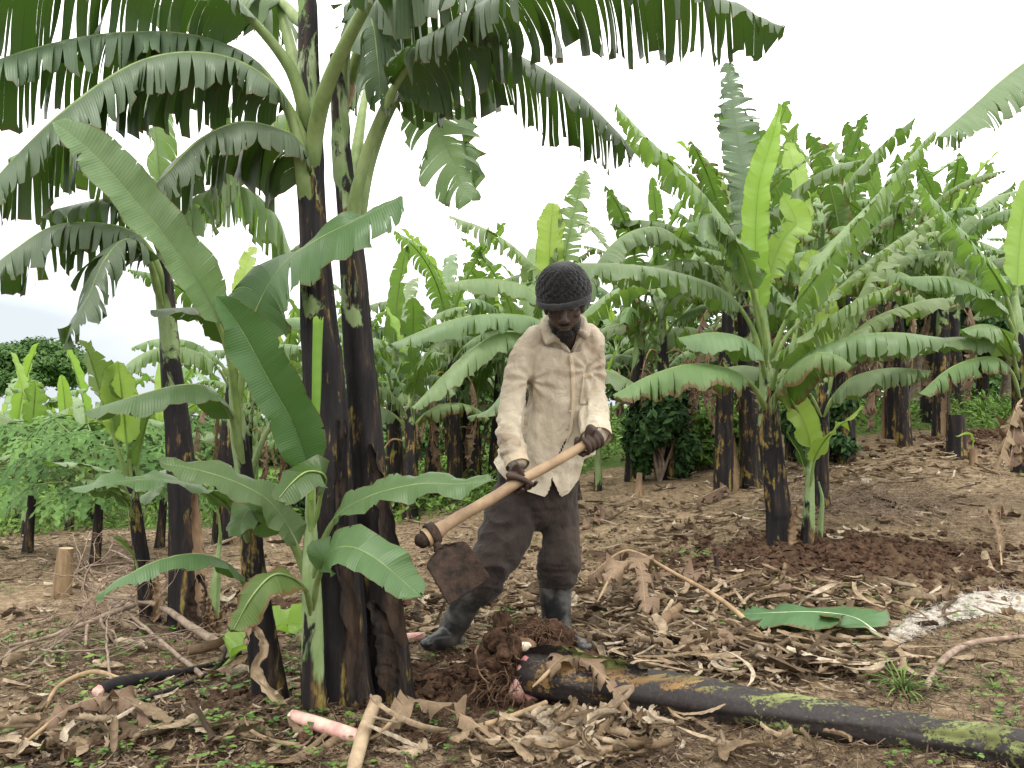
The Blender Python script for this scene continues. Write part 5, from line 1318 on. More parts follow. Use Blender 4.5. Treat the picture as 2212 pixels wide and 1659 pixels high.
p = U(1240, 900, 20); tree('dark_tree', (p[0], p[1], float(g_shape(p[0], p[1]))), 3.4, 1.8, 'dark leafy tree far behind the man', 'tree', 8, M['tree_leaf'], per=420, size=.11, ncl=36, trunk_r=.1, crown_z=.5)
def bush(name, px_, py_, rx_, hz, label, cat, seed, mat, per=2600, size=.045, asp=.42):
    rs = np.random.RandomState(seed); p = G(px_, py_); root = empty(name, p, label, cat)
    mb = MB(); cl = []
    for i in range(9):
        a = rs.rand() * 6.28; t_ = rs.uniform(.2, 1); q = p + np.array([math.cos(a) * rx_ * .6 * t_, math.sin(a) * rx_ * .5 * t_, hz * rs.uniform(.35, 1)])
        b = cr([tuple(p) + (.02,), tuple((p + q) / 2 + rs.randn(3) * .04) + (.012,), tuple(q) + (.004,)], 8); mb.tube(b[:, :3], b[:, 3], 6)
    mb.build('stem', M['bark'], root, p)
    mc = MB()
    for k in range(26):
        a = rs.rand() * 6.28; z_ = rs.uniform(.12, .92); w_ = rx_ * (1.0 - .55 * abs(z_ - .38) ** 1.2) * rs.uniform(.35, .85)
        cl.append((p + np.array([math.cos(a) * w_, math.sin(a) * w_, hz * z_]), np.array([rx_ * .36, rx_ * .36, hz * .15])))
    cloud(mc, cl, per // 26 * 2, size, asp, rs, .2); mc.build('foliage', mat, root, p)
    return root
bush('coffee_bush', 1425, 1042, .33, .90, 'rounded dark green glossy coffee bush behind two thin banana trunks', 'coffee bush', 11, M['coffee_leaf'], per=4200)
bush('coffee_bush', 1775, 1000, .34, .7, 'dark leafy bush hidden behind the black stemmed banana plant', 'bush', 12, M['coffee_leaf'], per=3600)
bush('leafy_bush', 640, 1125, .25, .35, 'small rounded green bush in front of the far rows, left of the black trunks', 'bush', 13, M['coffee_leaf'], per=1600)
bush('leafy_bush', 2120, 880, .40, .65, 'light green bush with reddish tips on the slope at right', 'bush', 14, M['under'], per=2400, size=.04)
bush('leafy_bush', 1540, 1010, .35, .5, 'pale green bush between the coffee bush and leaning trunk', 'bush', 15, M['under'], per=2000)

# papaya
def papaya_leaf(mb, c, n, u, size, rs):
    """one hand-shaped leaf with toothed lobes; n normal, u pointing direction"""
    n = nrm(n); u = nrm(u - n * np.dot(u, n)); v = np.cross(n, u); rnd = rs.rand() * .99
    for k in range(9):
        a = (k - 4) * .55; L_ = size * (1 - .055 * abs(k - 4) ** 1.2) * rs.uniform(.88, 1.1)
        d = u * math.cos(a) + v * math.sin(a); w = nrm(np.cross(n, d))
        ts = np.array([0, .2, .38, .48, .6, .7, .82, .9, 1.0]); ws = np.array([.02, .035, .04, .15, .045, .15, .04, .08, .0]) * L_
        dr = -(ts ** 2) * .32 * L_
        Lf = c + d * (ts * L_)[:, None] + w * ws[:, None] + n * dr[:, None]
        Mi = c + d * (ts * L_)[:, None] + n * (dr - .02 * L_)[:, None]
        Rt = c + d * (ts * L_)[:, None] - w * ws[:, None] + n * dr[:, None]
        mb.grid(np.stack([Lf, Mi, Rt], 1), np.full((9, 3, 2), [rnd, .3]))
def papaya(px_, py_, d_, h, nl, label, seed, size=.30):
    rs = np.random.RandomState(seed); p = U(px_, py_, d_); p[2] = float(g_shape(p[0], p[1])); root = empty('papaya_plant', p, label, 'papaya plant')
    shaft([tuple(p) + (.035,), tuple(p + [.02, 0, h * .5]) + (.03,), tuple(p + [.03, 0, h]) + (.022,)], M['trunk_mid'], root, p, sheaths=0, seed=seed, seg=12, rows=30)
    for i in range(nl):
        a = i * 2.4; f = i / nl; q0 = p + np.array([.03, 0, h * (.98 - .25 * f)])
        el_ = rad(65 - 62 * f + rs.uniform(-12, 12)); L_ = rs.uniform(.28, .52)
        q1 = q0 + L_ * np.array([math.cos(a) * math.cos(el_), math.sin(a) * math.cos(el_), math.sin(el_)])
        b = cr([tuple(q0) + (.009,), tuple((q0 + q1) / 2 + [0, 0, .04]) + (.007,), tuple(q1) + (.004,)], 10)
        ml = MB(); out = np.array([math.cos(a), math.sin(a), -.25])
        papaya_leaf(ml, q1, np.array([math.cos(a) * .35, math.sin(a) * .35 - .25, .9]), out, size * rs.uniform(.8, 1.15), rs)
        lo = ml.build('leaf', M['papaya_leaf'], root, p)
        ms = MB(); ms.tube(b[:, :3], b[:, 3], 6); ms.build('leaf_stalk', M['rib'], lo, p)
papaya(205, 1165, 5.6, .62, 30, 'papaya plant with many hand shaped lobed leaves at left', 21, .24)
papaya(60, 1160, 6.2, .64, 24, 'second papaya plant with lobed leaves, at the very left edge', 22, .24)
papaya(345, 1150, 6.6, .55, 14, 'smaller papaya plant partly behind the thick single trunk', 23, .20)

# undergrowth beyond the clearing and far thicket
rs = np.random.RandomState(5)
n = 46000
Y = rs.uniform(7.2, 17, n) ** 1.0; X = rs.uniform(-1, 1, n) * (1 + .68 * Y)
veg = np.where(X < 0, 7.7 - .1 * X, 8.4 + .45 * np.clip(X, 0, 3))
dn = fbm(X * .9, Y * .9, oct=3, seed=15)
k_ = Y > veg + .9 * dn; X, Y, dn = X[k_], Y[k_], dn[k_]
Z = g_shape(X, Y) + rs.rand(len(X)) ** 1.6 * (.16 + .22 * np.clip(dn + .3, 0, 1))
mb = MB(); leaf_quads(mb, np.stack([X, Y, Z], 1), nrm(rs.randn(len(X), 3) * .7 + [0, -.2, 1]), .045, .38, rs)
tag(mb.build('undergrowth', M['under']), kind='stuff')
mb = MB(); cl = []
for i in range(150):
    a = rs.uniform(-.66, .66); d_ = rs.uniform(22, 30)
    x_ = d_ * math.tan(a); g_ = float(g_shape(x_, d_)); hh = np.interp(x_, [-20, -8, 0, 8], [1.1, 1.3, 2.2, 3.0])
    cl.append(((x_, d_, g_ + hh * rs.uniform(.1, .9)), (1.5, 1.0, hh * .42)))
cloud(mb, cl, 420, .13, .45, rs, .2)
tag(mb.build('distant_thicket', M['tree_leaf_light_green']), kind='stuff')

# ------------------------------------------------------------------ stumps and small suckers in the clearing
def stump(name, px_, py_, h_px, w_px, mat, label, cat, seed, lean=0, top=.6, cut='wood_chip'):
    p = G(px_, py_); d_ = p[1]; k = d_ / FPX; h = h_px * k; w = w_px * k / 2
    root = empty(name, p, label, cat)
    rs = np.random.RandomState(seed)
    seg, rows = 26, 34; th = np.linspace(0, 2 * np.pi, seg, endpoint=False); t = np.linspace(0, 1, rows)
    C = p + np.array([lean * k, 0, 0]) * t[:, None] ** 1.3 + np.array([0, 0, h]) * t[:, None] - np.array([0, 0, .04])
    prof = 1 + .10 * fbm(np.cos(th)[None] * 3 + seed, np.sin(th)[None] * 3, t[:, None] * 2, 3, seed) + .04 * np.sin(th * 7)[None]
    r = w * (1.15 - (1 - top) * t + .35 * np.exp(-t * 9))
    mb = MB(); uv = np.stack(np.meshgrid(th / 6.28, t * .6, indexing='ij'), -1).transpose(1, 0, 2)
    V = mb.tube(C, r, seg, 0, False, uv, prof)
    mb.build('bark', mat, root, p)
    rim = V[-1]; c_ = rim.mean(0) - [0, 0, w * .3]
    m2 = MB(); rings = [rim * (1 - f) + c_ * f + np.array([0, 0, (.004 * math.sin(f * 20))]) for f in (0, .25, .5, .75, .98)]
    m2.grid(np.array(rings) + [0, 0, -.002], None, 0, closed=True, flip=False); m2.build('cut_top', M[cut], root, p)
    return root, p
stump('stump', 132, 1288, 118, 34, M['stump_yellow'], 'tall dry yellow banana stump standing alone at left', 'stump', 1, lean=8, top=.75)
stump('stump', 1378, 1072, 60, 20, M['sheath_brown'], 'small pointed brown stump in front of the coffee bush', 'stump', 2, lean=4, top=.4)
stump('stump', 2066, 995, 98, 36, M['trunk'], 'black and brown sawn banana stump on the slope, beside a tall trunk', 'stump', 3, top=.85)
r_, p_ = stump('stump', 2103, 1010, 46, 16, M['sheath_brown'], 'thin brown stump sprouting one bent pale leaf on the slope', 'stump', 4, top=.8)
d_ = p_[1] - .02
leaf([tuple(U(2102, 970, d_)), tuple(U(2102, 950, d_)), tuple(U(2094, 938, d_)), tuple(U(2064, 942, d_))], .02, M['leaf_young'], r_, p_, s0=.2, elev=20, droop=.1, tear=0, seed=7, ribr=(.006, .002))
stump('stump', 1552, 1232 + 10, 44, 12, M['sheath'], 'charred forked little stump on the soil, left of the dug banana plant', 'stump', 5, lean=-6, top=.6)
root, O = plant('banana_sucker', (462, 1370, 3.8), 'small shrivelled sucker with dry brown sheaths, right of the single thick trunk', 'banana plant')
shaft(P4([(460, 1375, 3.8, 26), (466, 1290, 3.8, 22), (472, 1210, 3.8, 12), (476, 1150, 3.8, 6)]), M['trunk_pale'], root, O, sheaths=3, seed=44, rows=40)
for i, (a, b) in enumerate(((440, 1330), (486, 1310), (452, 1290))):
    peel(P3([(460, 1375, 3.75), ((a + 462) / 2, 1345, 3.72), (a, b, 3.7)]), .03, M['sheath_brown'], root, O, seed=30 + i)
leaf(P3([(478, 1180, 3.8), (470, 1100, 3.75), (440, 1060, 3.7), (410, 1050, 3.7)]), .03, M['leaf_sucker'], root, O, s0=.5, elev=10, droop=.2, tear=0, seed=8, ribr=(.007, .002))
# yellowing leaf of stem F
root, O = plant('banana_sucker', (300, 1240, 3.9), 'yellowing single bent leaf sprout beside the slim curved stem', 'banana plant')
leaf(P3([(304, 1250, 3.9), (292, 1205, 3.88), (265, 1175, 3.86), (235, 1152, 3.84)]), .028, M['leaf_scorch'], root, O, s0=.35, elev=20, droop=.1, tear=0, seed=9, ribr=(.008, .003))
# ------------------------------------------------------------------ things lying on the ground
def on(px_, py_, dz=0):
    p = G(px_, py_); return p + np.array([0, 0, dz])
def at_d(px_, py_, d): return U(px_, py_, d)

# fallen pseudostem
FB = U(1150, 1470, 2.98)
fal = empty('fallen_banana_trunk', FB, 'felled banana trunk lying across the lower right, smoke black and mottled yellow green', 'fallen trunk')
rowsF = [(1128, 1452, 3.02, 84), (1170, 1462, 2.98, 100), (1296, 1482, 2.90, 106), (1430, 1501, 2.82, 98), (1561, 1521, 2.75, 91), (1700, 1544, 2.68, 85), (1847, 1567, 2.6, 80), (2000, 1592, 2.52, 84), (2120, 1608, 2.46, 88), (2212, 1624, 2.42, 96), (2350, 1650, 2.36, 104), (2500, 1668, 2.3, 96)]
rowsF = [(a, b, float(ray_hit(a, b + w * .40, lambda x, y: float(g_base(x, y)))) - (.0 if a > 1250 else .03), w) for a, b, c, w in rowsF]
C = cr(P4(rowsF), 260); seg = 56; th = np.linspace(0, 2 * np.pi, seg, endpoint=False); t = np.linspace(0, 1, 260)
a_ = np.tile(th, (260, 1)); d = .0022 * fbm(np.cos(a_) * 3, np.sin(a_) * 3, t[:, None] * 8, 4, 5) + .0012 * np.sin(a_ * 9 + 2 * fbm(t * 5, t * 0, seed=3)[:, None])
px_t, _ = proj(C[:, :3])
for edge, sl, hh, ca in ((1561, 18, .008, 0), (1840, 14, .008, 0), (1996, -26, .009, 0), (2180, 60, .006, 0)):
    e = edge + sl * np.sin(a_ + .8)
    d += hh * ((1 - sstep(e - 3, e + 3, px_t[:, None])) * np.exp(-np.clip(e - px_t[:, None], 0, 999) / 170) - .25)
# long sheath edge running along the top
e2 = 1.9 + .5 * np.sin(t * 5)[:, None]
d += .004 * sstep(e2, e2 + .05, a_) * (1 - sstep(e2 + 2.2, e2 + 2.3, a_))
mb = MB(); uv = np.stack([a_ / 6.283, np.tile(t[:, None], (1, seg))], -1)
mb.tube(C[:, :3], C[:, 3], seg, 0, True, uv, 1 + d / C[:, 3][:, None]); mb.build('pseudostem', M['fallen'], fal, FB)
# peeled flap at the butt
peel(P3([(1120, 1425, 3.0), (1180, 1412, 2.93), (1230, 1418, 2.88), (1290, 1432, 2.85), (1400, 1452, 2.80)]), .055, M['fallen'], fal, FB, name='torn_sheath', seed=3, curl=.9)
rs = np.random.RandomState(9)
mb = MB()   # corm with clinging soil
for i in range(46):
    q = U(1105 + rs.randn() * 26, 1468 + rs.randn() * 26, 3.0 + rs.randn() * .04)
    mb.blob(q, rs.uniform(.018, .05, 3), 3, seed=i, amp=.6, freq=3)
mb.build('corm', M['clod'], fal, FB)
mb = MB(); mb.blob(U(1140, 1452, 2.95), (.042, .04, .05), 3, seed=2, amp=.3); mb.blob(U(1118, 1492, 2.93), (.028, .02, .04), 3, seed=5, amp=.4); mb.blob(U(1150, 1500, 2.93), (.03, .02, .03), 3, seed=6, amp=.4); mb.build('pink_core', M['pink'], fal, FB)
rt = MB()
for i in range(150):
    q = U(1100 + rs.randn() * 34, 1470 + rs.randn() * 28, 2.95 + rs.randn() * .04); v = nrm(np.array([rs.randn() * .8 - .2, -.5 + rs.randn() * .4, rs.randn() * .8 - .35])); L_ = rs.uniform(.04, .16)
    P_ = [q]
    for j in range(6): v = nrm(v + rs.randn(3) * .35 + [0, 0, -.12]); P_.append(P_[-1] + v * L_ / 6)
    P_ = np.array(P_); P_[:, 2] = np.maximum(P_[:, 2], g_shape(P_[:, 0], P_[:, 1]) - .005)
    r0 = rs.choice([.0015, .0025, .005], p=[.55, .3, .15]); rt.tube(P_, np.linspace(r0, r0 * .4, 7), 5)
rt.build('roots', M['root'], fal, FB)

# dug heap round a second cut corm at the man's feet
HB_ = on(1135, 1405)
heap = empty('uprooted_corm', HB_, 'uprooted corm with white cut face and matted roots in front of the boots', 'corm')
mb = MB()
for i in range(70):
    q = U(1150 + rs.randn() * 32, 1388 + rs.randn() * 17, 3.27 + rs.randn() * .05); q[2] = min(q[2], U(1150, 1340, 3.3)[2])
    mb.blob(q, rs.uniform(.015, .05, 3), 3, seed=i + 60, amp=.6, freq=3)
mb.build('soil_ball', M['clod'], heap, HB_)
mb = MB(); mb.blob(U(1128, 1402, 3.15), (.055, .03, .042), 3, seed=8, amp=.25); mb.build('corm_rind', M['root'], heap, HB_)
mb = MB(); mb.blob(U(1133, 1396, 3.122), (.026, .008, .017), 3, seed=9, amp=.35); mb.build('cut_face', M['white_core'], heap, HB_)
rt = MB()
for i in range(190):
    q = U(1158 + rs.randn() * 32, 1376 + rs.randn() * 20, 3.22 + rs.randn() * .05); v = nrm(np.array([rs.randn(), -.4 + rs.randn() * .5, rs.rand() * 1.0 - .2])); L_ = rs.uniform(.03, .11)
    P_ = [q]
    for j in range(5): v = nrm(v + rs.randn(3) * .45 + [0, 0, -.15]); P_.append(P_[-1] + v * L_ / 5)
    r0 = rs.choice([.001, .002, .0035], p=[.6, .3, .1]); rt.tube(np.array(P_), np.linspace(r0, r0 * .4, 6), 4)
rt.build('roots', M['root'], heap, HB_)

# loose soil clods
mb = MB()
def clods(n, cx, cy, sx, sy, lo, hi, sd):
    hi *= .75; n = int(n * 1.4)
    rs = np.random.RandomState(sd)
    for i in range(n):
        x = cx + rs.randn() * sx; y = cy + rs.randn() * sy; s = lo + (hi - lo) * rs.rand() ** 3
        mb.blob((x, y, float(g_shape(x, y)) + s * .25), (s * rs.uniform(.8, 1.3), s, s * rs.uniform(.6, 1)), 2, seed=i + sd, amp=1.1, freq=2.6)
clods(900, HOLE[0], HOLE[1] + .08, .36, .18, .004, .035, 1)
clods(360, HEAP[0] - .03, HEAP[1] - .06, .17, .07, .004, .032, 2)
clods(1200, HPL[0] + .15, HPL[1] - .35, .55, .28, .006, .045, 3)
clods(300, U(640, 1290, 4.3)[0], 4.2, .5, .25, .006, .04, 4); clods(350, U(330, 1560, 2.7)[0], 2.65, .6, .2, .003, .03, 5); clods(60, on(560, 1520)[0], on(560, 1520)[1], .09, .05, .01, .05, 6)
clods(500, U(2120, 930, 8.6)[0] + .7, 8.5, .8, .4, .01, .05, 7); clods(250, U(650, 1560, 2.65)[0], 2.62, .35, .12, .004, .022, 8)
clods(400, U(1350, 1150, 5.3)[0], 5.3, .6, .5, .005, .03, 9)
tag(mb.build('loose_soil', M['clod'], smooth=False), kind='stuff')

# scattered litter ------------------------------------------------------
def avoid(X, Y):
    k = dugmask(X, Y) < .75
    return k
def bits(name, mat, n, ymin, ymax, L0, L1, w0, w1, seed, rows=5, cols=3, lift=.02, pw=1.0, thr=None, curl=1.2, spots=None, upz=.35, umax=.999, lo_u=0.0, keep_dug=False, xs=None):
    rs = np.random.RandomState(seed)
    Y = ymin * (ymax / ymin) ** rs.rand(n); X = rs.uniform(-1, 1, n) * (.9 + .66 * Y)
    if spots is not None:
        X, Y = [], []
        for (cx, cy, sx, sy, m_) in spots:
            X.append(cx + rs.randn(m_) * sx); Y.append(cy + rs.randn(m_) * sy)
        X, Y = np.concatenate(X), np.concatenate(Y)
    k = np.ones(len(X), bool)
    if thr is not None: k &= fbm(X * 1.1, Y * 1.1, oct=4, seed=seed + 90) + rs.randn(len(X)) * .12 > thr
    if not keep_dug: k &= avoid(X, Y)
    k &= Y > 1.1
    X, Y = X[k], Y[k]; n = len(X)
    L_ = rs.uniform(L0, L1, n) * (.6 + .8 * rs.rand(n) ** 2); w = rs.uniform(w0, w1, n) * rs.uniform(.5, 1.3, n)
    yaw = rs.rand(n) * 6.283; pit = rs.randn(n) * upz * .5; bend = rs.randn(n) * .75; twist = rs.randn(n) * .9; cu = rs.uniform(-curl, curl, n)
    t = np.linspace(-.5, .5, rows)[None, :, None]; s = np.linspace(-1, 1, cols)[None, None, :]
    L3, w3 = L_[:, None, None], w[:, None, None]
    ang = yaw[:, None, None] + bend[:, None, None] * t
    lx = t * L3 * np.cos(ang); ly = t * L3 * np.sin(ang)
    nx, ny = -np.sin(ang), np.cos(ang)
    ta = (1 - np.abs(2 * t) ** 5 * rs.uniform(.1, .75, n)[:, None, None]) * (1 + .25 * rs.randn(n, rows, 1) * (.3 if rows < 6 else .5))
    tw_ = twist[:, None, None] * t * 2
    sx = np.sin(s * cu[:, None, None] + 1e-6) / (cu[:, None, None] + 1e-6) * w3 * ta; sz = (np.cos(s * cu[:, None, None]) - 1) * -w3 * ta * np.sign(cu[:, None, None])
    off = sx * np.cos(tw_) - sz * np.sin(tw_); hz = sx * np.sin(tw_) + sz * np.cos(tw_)
    PX = X[:, None, None] + lx + nx * off; PY = Y[:, None, None] + ly + ny * off
    zl = (rs.rand(n) ** 2 * lift)[:, None, None] + np.abs(pit)[:, None, None] * (t + .5) * L3 + .25 * L3 * (t ** 2) * rs.rand(n)[:, None, None]
    hs_ = g_shape(X, Y)[:, None, None]
    PZ = np.maximum(hs_ + .5 * (g_base(PX, PY) - g_base(X, Y)[:, None, None]) + zl + hz + .004 + rs.randn(n, rows, cols) * .05 * w3, hs_ - .01 + 0 * PX)
    V = np.stack(np.broadcast_arrays(PX, PY, PZ), -1)
    idx = np.arange(n * rows * cols).reshape(n, rows, cols)
    q = np.stack([idx[:, :-1, :-1], idx[:, 1:, :-1], idx[:, 1:, 1:], idx[:, :-1, 1:]], -1).reshape(-1, 4)
    u = np.clip(lo_u + (umax - lo_u) * rs.rand(n) ** pw, 0, .999)
    UV = np.stack(np.broadcast_arrays(u[:, None, None], (s * .5 + .5) + seed * 0 + 0 * t), -1)
    mb = MB(); mb.raw(V, q, None, UV); return tag(mb.build(name, mat), kind='stuff')
bits('fine_mulch', M['mulch'], 90000, 1.5, 11.5, .02, .09, .0012, .0035, 1, rows=4, cols=2, lift=.012, thr=-.45, pw=1.3)
bits('dry_leaf_litter', M['litter'], 26000, 1.6, 12, .03, .14, .002, .010, 2, lift=.012, thr=-.02, pw=1.2, upz=.2)
bits('broad_leaf_litter', M['litter'], 1300, 2.8, 12, .08, .24, .012, .030, 3, rows=9, cols=5, lift=.015, thr=.08, curl=2.2, pw=.8, upz=.2)
def sp(px_, py_, sx, sy, n_):
    p = G(px_, py_); return (p[0], p[1], sx, sy, n_)
bits('dry_leaf_drift', M['litter'], 0, 1, 2, .09, .28, .006, .020, 4, rows=14, cols=5, lift=.045, curl=2.2, spots=[sp(1500, 1400, .30, .12, 420), sp(1420, 1310, .35, .14, 420), sp(1650, 1450, .35, .08, 340), sp(1600, 1300, .4, .2, 300), sp(1250, 1340, .22, .10, 140), sp(1050, 1290, .3, .15, 200),
    sp(560, 1640, .5, .04, 16), sp(120, 1630, .30, .05, 55), sp(900, 1360, .2, .1, 120), sp(1700, 1320, .4, .2, 200), sp(1850, 1020, .9, .5, 300), sp(1600, 1120, .9, .5, 300), sp(1500, 1640, .3, .03, 20)], upz=.3)
bits('curled_leaf_heap', M['litter'], 0, 1, 2, .09, .19, .010, .021, 5, rows=18, cols=9, lift=.055, curl=2.8, spots=[sp(1230, 1600, .09, .035, 40), sp(1330, 1580, .10, .03, 30), sp(1150, 1645, .12, .02, 28), sp(1290, 1650, .10, .02, 24), sp(900, 1650, .06, .02, 4), sp(1600, 1630, .16, .02, 4), sp(130, 1610, .2, .04, 16)], keep_dug=True, upz=.45, lo_u=.4, pw=.8)
# seedlings: pairs of small round leaves on a thread of stem
rs = np.random.RandomState(31)
n = 5600; Y = 1.7 * (9.5 / 1.7) ** rs.rand(n); X = rs.uniform(-1, 1, n) * (.9 + .66 * Y)
k = (fbm(X * 1.7, Y * 1.7, oct=3, seed=44) + rs.randn(n) * .14 > .20) & (dugmask(X, Y) < .55); X, Y = X[k], Y[k]
extra = [(560, 1600, .25, .05, 60), (300, 1500, .5, .12, 40), (1080, 1330, .12, .06, 40), (1900, 1330, .5, .2, 120), (620, 1450, .2, .1, 50), (130, 1400, .3, .25, 120), (640, 1370, .25, .2, 80)]
for a, b, c, d2, m_ in extra:
    p = G(a, b); X = np.concatenate([X, p[0] + rs.randn(m_) * c]); Y = np.concatenate([Y, p[1] + rs.randn(m_) * d2])
n = len(X); Z = g_shape(X, Y); mb = MB(); hgt = rs.uniform(.008, .04, n)
for s_ in (-1, 1, 2):
    yaw = rs.rand(n) * 6.28 if s_ == 2 else (rs.rand(n) * 6.28 if s_ == -1 else yaw + 3.14)
    sz = rs.uniform(.005, .013, n) * (1 if s_ < 2 else .8)
    th = np.linspace(0, 2 * np.pi, 8, endpoint=False)
    lx = (1 + np.cos(th))[None] * sz[:, None] + .003; ly = np.sin(th)[None] * sz[:, None] * .85
    VX = X[:, None] + lx * np.cos(yaw)[:, None] - ly * np.sin(yaw)[:, None]; VY = Y[:, None] + lx * np.sin(yaw)[:, None] + ly * np.cos(yaw)[:, None]
    VZ = (Z + hgt)[:, None] + .35 * lx * (rs.rand(n)[:, None] - .3) + np.abs(ly) * .4
    V = np.stack([VX, VY, VZ], -1); i8 = np.arange(n * 8).reshape(n, 8)
    q = np.concatenate([i8[:, [0, 1, 2, 7]], i8[:, [7, 2, 3, 6]], i8[:, [6, 3, 4, 5]]])
    u = rs.rand(n) * .99; mb.raw(V, q, None, np.stack([np.repeat(u[:, None], 8, 1), np.full((n, 8), .3)], -1))
st = np.stack([np.stack([X - .0008, Y, Z - .005], -1), np.stack([X + .0008, Y, Z - .005], -1), np.stack([X + .0008, Y, Z + hgt], -1), np.stack([X - .0008, Y, Z + hgt], -1)], 1)
mb.raw(st, np.arange(n * 4).reshape(n, 4), None, np.full((n * 4, 2), .2))
tag(mb.build('weed_seedlings', M['green_small']), kind='stuff')

# grass tufts --------------------------------------------------------------
def tuft(px_, py_, n, L_, label, seed, w=.004):
    rs = np.random.RandomState(seed); p = on(px_, py_); mb = MB()
    for i in range(n):
        a = rs.rand() * 6.28; e = rs.uniform(.5, 1.4); v = np.array([math.cos(a) * math.cos(e), math.sin(a) * math.cos(e), math.sin(e)]); q = p + np.array([rs.randn() * .008, rs.randn() * .008, 0]); P_ = [q]; l_ = L_ * rs.uniform(.5, 1.1)
        for j in range(8): v = nrm(v + [0, 0, -.22]); P_.append(P_[-1] + v * l_ / 8)
        P_ = np.array(P_); P_[:, 2] = np.maximum(P_[:, 2], float(g_shape(p[0], p[1])) + .003); s_ = np.array([-math.sin(a), math.cos(a), 0]) * w; tt = (1 - np.linspace(0, 1, 9) ** 2)[:, None]
        mb.grid(np.stack([P_ - s_ * tt, P_ + [0, 0, -.001], P_ + s_ * tt], 1), np.full((9, 3, 2), [rs.rand() * .99, .4]))
    o = mb.build('grass_tuft', M['green_small'], None, p); o.location = p.tolist(); tag(o, label, 'grass tuft')
tuft(1950, 1505, 60, .19, 'arching green grass tuft behind the fallen trunk, lower right', 1)
tuft(2150, 1490, 16, .10, 'small grass tuft near the right edge above the fallen trunk', 2, .003)
# leafy weeds
def weed(px_, py_, n, s_, label, seed, h=.1):
    rs = np.random.RandomState(seed); p = on(px_, py_); root = empty('leafy_weed', p, label, 'weed'); mb = MB(); ml = MB()
    for i in range(n):
        a = i * 2.4; q = p + np.array([math.cos(a) * s_ * 1.4, math.sin(a) * s_, h * rs.uniform(.5, 1)]); mb.tube(np.array([p, (p + q) / 2 + [0, 0, .01], q]), [.002, .0015, .001], 5)
        n_ = nrm(np.array([rs.randn() * .3, -.35, 1])); u_ = nrm(np.array([math.cos(a), math.sin(a), -.1])); v_ = np.cross(n_, u_); t_ = np.linspace(0, 1, 9)[:, None]
        w_ = (np.sin(np.pi * t_ ** .8) * .36); c_ = q + u_ * t_ * s_ * 1.5 - n_ * t_ ** 2 * s_ * .3
        ml.grid(np.stack([c_ - v_ * w_ * s_, c_ - n_ * s_ * .04, c_ + v_ * w_ * s_], 1), np.full((9, 3, 2), [rs.rand() * .99, .3]))
    mb.build('stem', M['rib'], root, p); ml.build('leaves', M['green_small'], root, p)
weed(1640, 1350, 7, .055, 'broad leaved bright green weed beside the dropped green leaf', 1, .09)
weed(1085, 1560, 4, .022, 'little three leaved weed in the dug soil below the hole', 2, .03)
weed(1500, 1220, 6, .035, 'leafy green weed on bare soil, middle right', 3, .06)
weed(415, 1235, 5, .05, 'bright green weed between the thick single trunk and the slim stem', 4, .06)
weed(560, 1525, 6, .035, 'leafy weed at the foot of the leaning young banana plant', 5, .07)
weed(230, 1440, 5, .03, 'weed with small leaves under the branch heap', 6, .05)

# large dry leaves and stalks, each lying by itself ---------------------------
def dryleaf(name, pts, hw, label, cat, seed, mat='leaf_dead', rib='rib_dead', **kw):
    lift_ = kw.pop('lift', 0); P_ = [on(a, b, c + lift_) for a, b, c in pts]; O = P_[0]
    root = empty(name, O, label, cat)
    d_ = dict(s0=.15, elev=25, droop=.5, tear=.75, stripw=.040, ribr=(.009, .003), dev=.9, rows=10, base=.12, ripple=.03, ragged=.3)
    if mat == 'leaf_dead': hw *= .8
    d_.update(kw)
    leaf([tuple(p) for p in P_], hw, M[mat], root, O, seed=seed, rib=rib, name='blade', **d_)
dryleaf('dry_banana_leaf', [(1660, 1400, .03), (1560, 1350, .12), (1450, 1310, .17), (1385, 1275, .19), (1340, 1262, .17), (1270, 1290, .10)], .13, 'long dry stalk with withered hanging blade, right of the man', 'dry leaf', 201, s0=.55, droop=.9, elev=-50, ribr=(.013, .007))
dryleaf('dry_banana_leaf', [(1330, 1290, .15), (1420, 1285, .11), (1530, 1275, .07), (1650, 1290, .05), (1750, 1330, .02)], .09, 'twisted brown leaf stalk lying beyond the long pale stalk', 'dry leaf', 202, s0=.15, droop=.5)
dryleaf('dry_banana_leaf', [(1750, 1320, .02), (1830, 1345, .05), (1890, 1372, .03)], .09, 'pale brown dry leaf half, beside the dropped green leaf stalk', 'dry leaf', 203)
dryleaf('dry_banana_leaf', [(1840, 1300, .03), (1880, 1300, .05), (1920, 1310, .03)], .06, 'frayed pale dry leaf on the soil above the cut green leaf', 'dry leaf', 204)
dryleaf('dry_banana_leaf', [(1680, 1460, .01), (1600, 1420, .04), (1520, 1420, .05), (1450, 1450, .02)], .10, 'combed strips of dry leaf lying behind the fallen trunk', 'dry leaf', 205, tear=.95)
dryleaf('dry_banana_leaf', [(1290, 1340, .08), (1330, 1300, .16), (1380, 1290, .18), (1400, 1380, .02)], .10, 'crumpled upright dry leaf right of the man\'s front boot', 'dry leaf', 206, droop=.8)
dryleaf('dry_banana_leaf', [(2000, 1320, .02), (2030, 1300, .04), (2070, 1305, .03)], .06, 'small bleached dry leaf left of the white sacking', 'dry leaf', 207)
dryleaf('dry_banana_leaf', [(2165, 1240, .0), (2158, 1190, .10), (2150, 1150, .13), (2190, 1140, .10)], .05, 'dry leaf propped upright on a twig near the right edge', 'dry leaf', 208, droop=.4)
dryleaf('dry_banana_leaf', [(1150, 1560, .10), (1230, 1520, .17), (1290, 1545, .14), (1380, 1600, .05)], .09, 'largest curled brown leaf draped against the fallen trunk', 'dry leaf', 209, droop=.8, tear=.9)
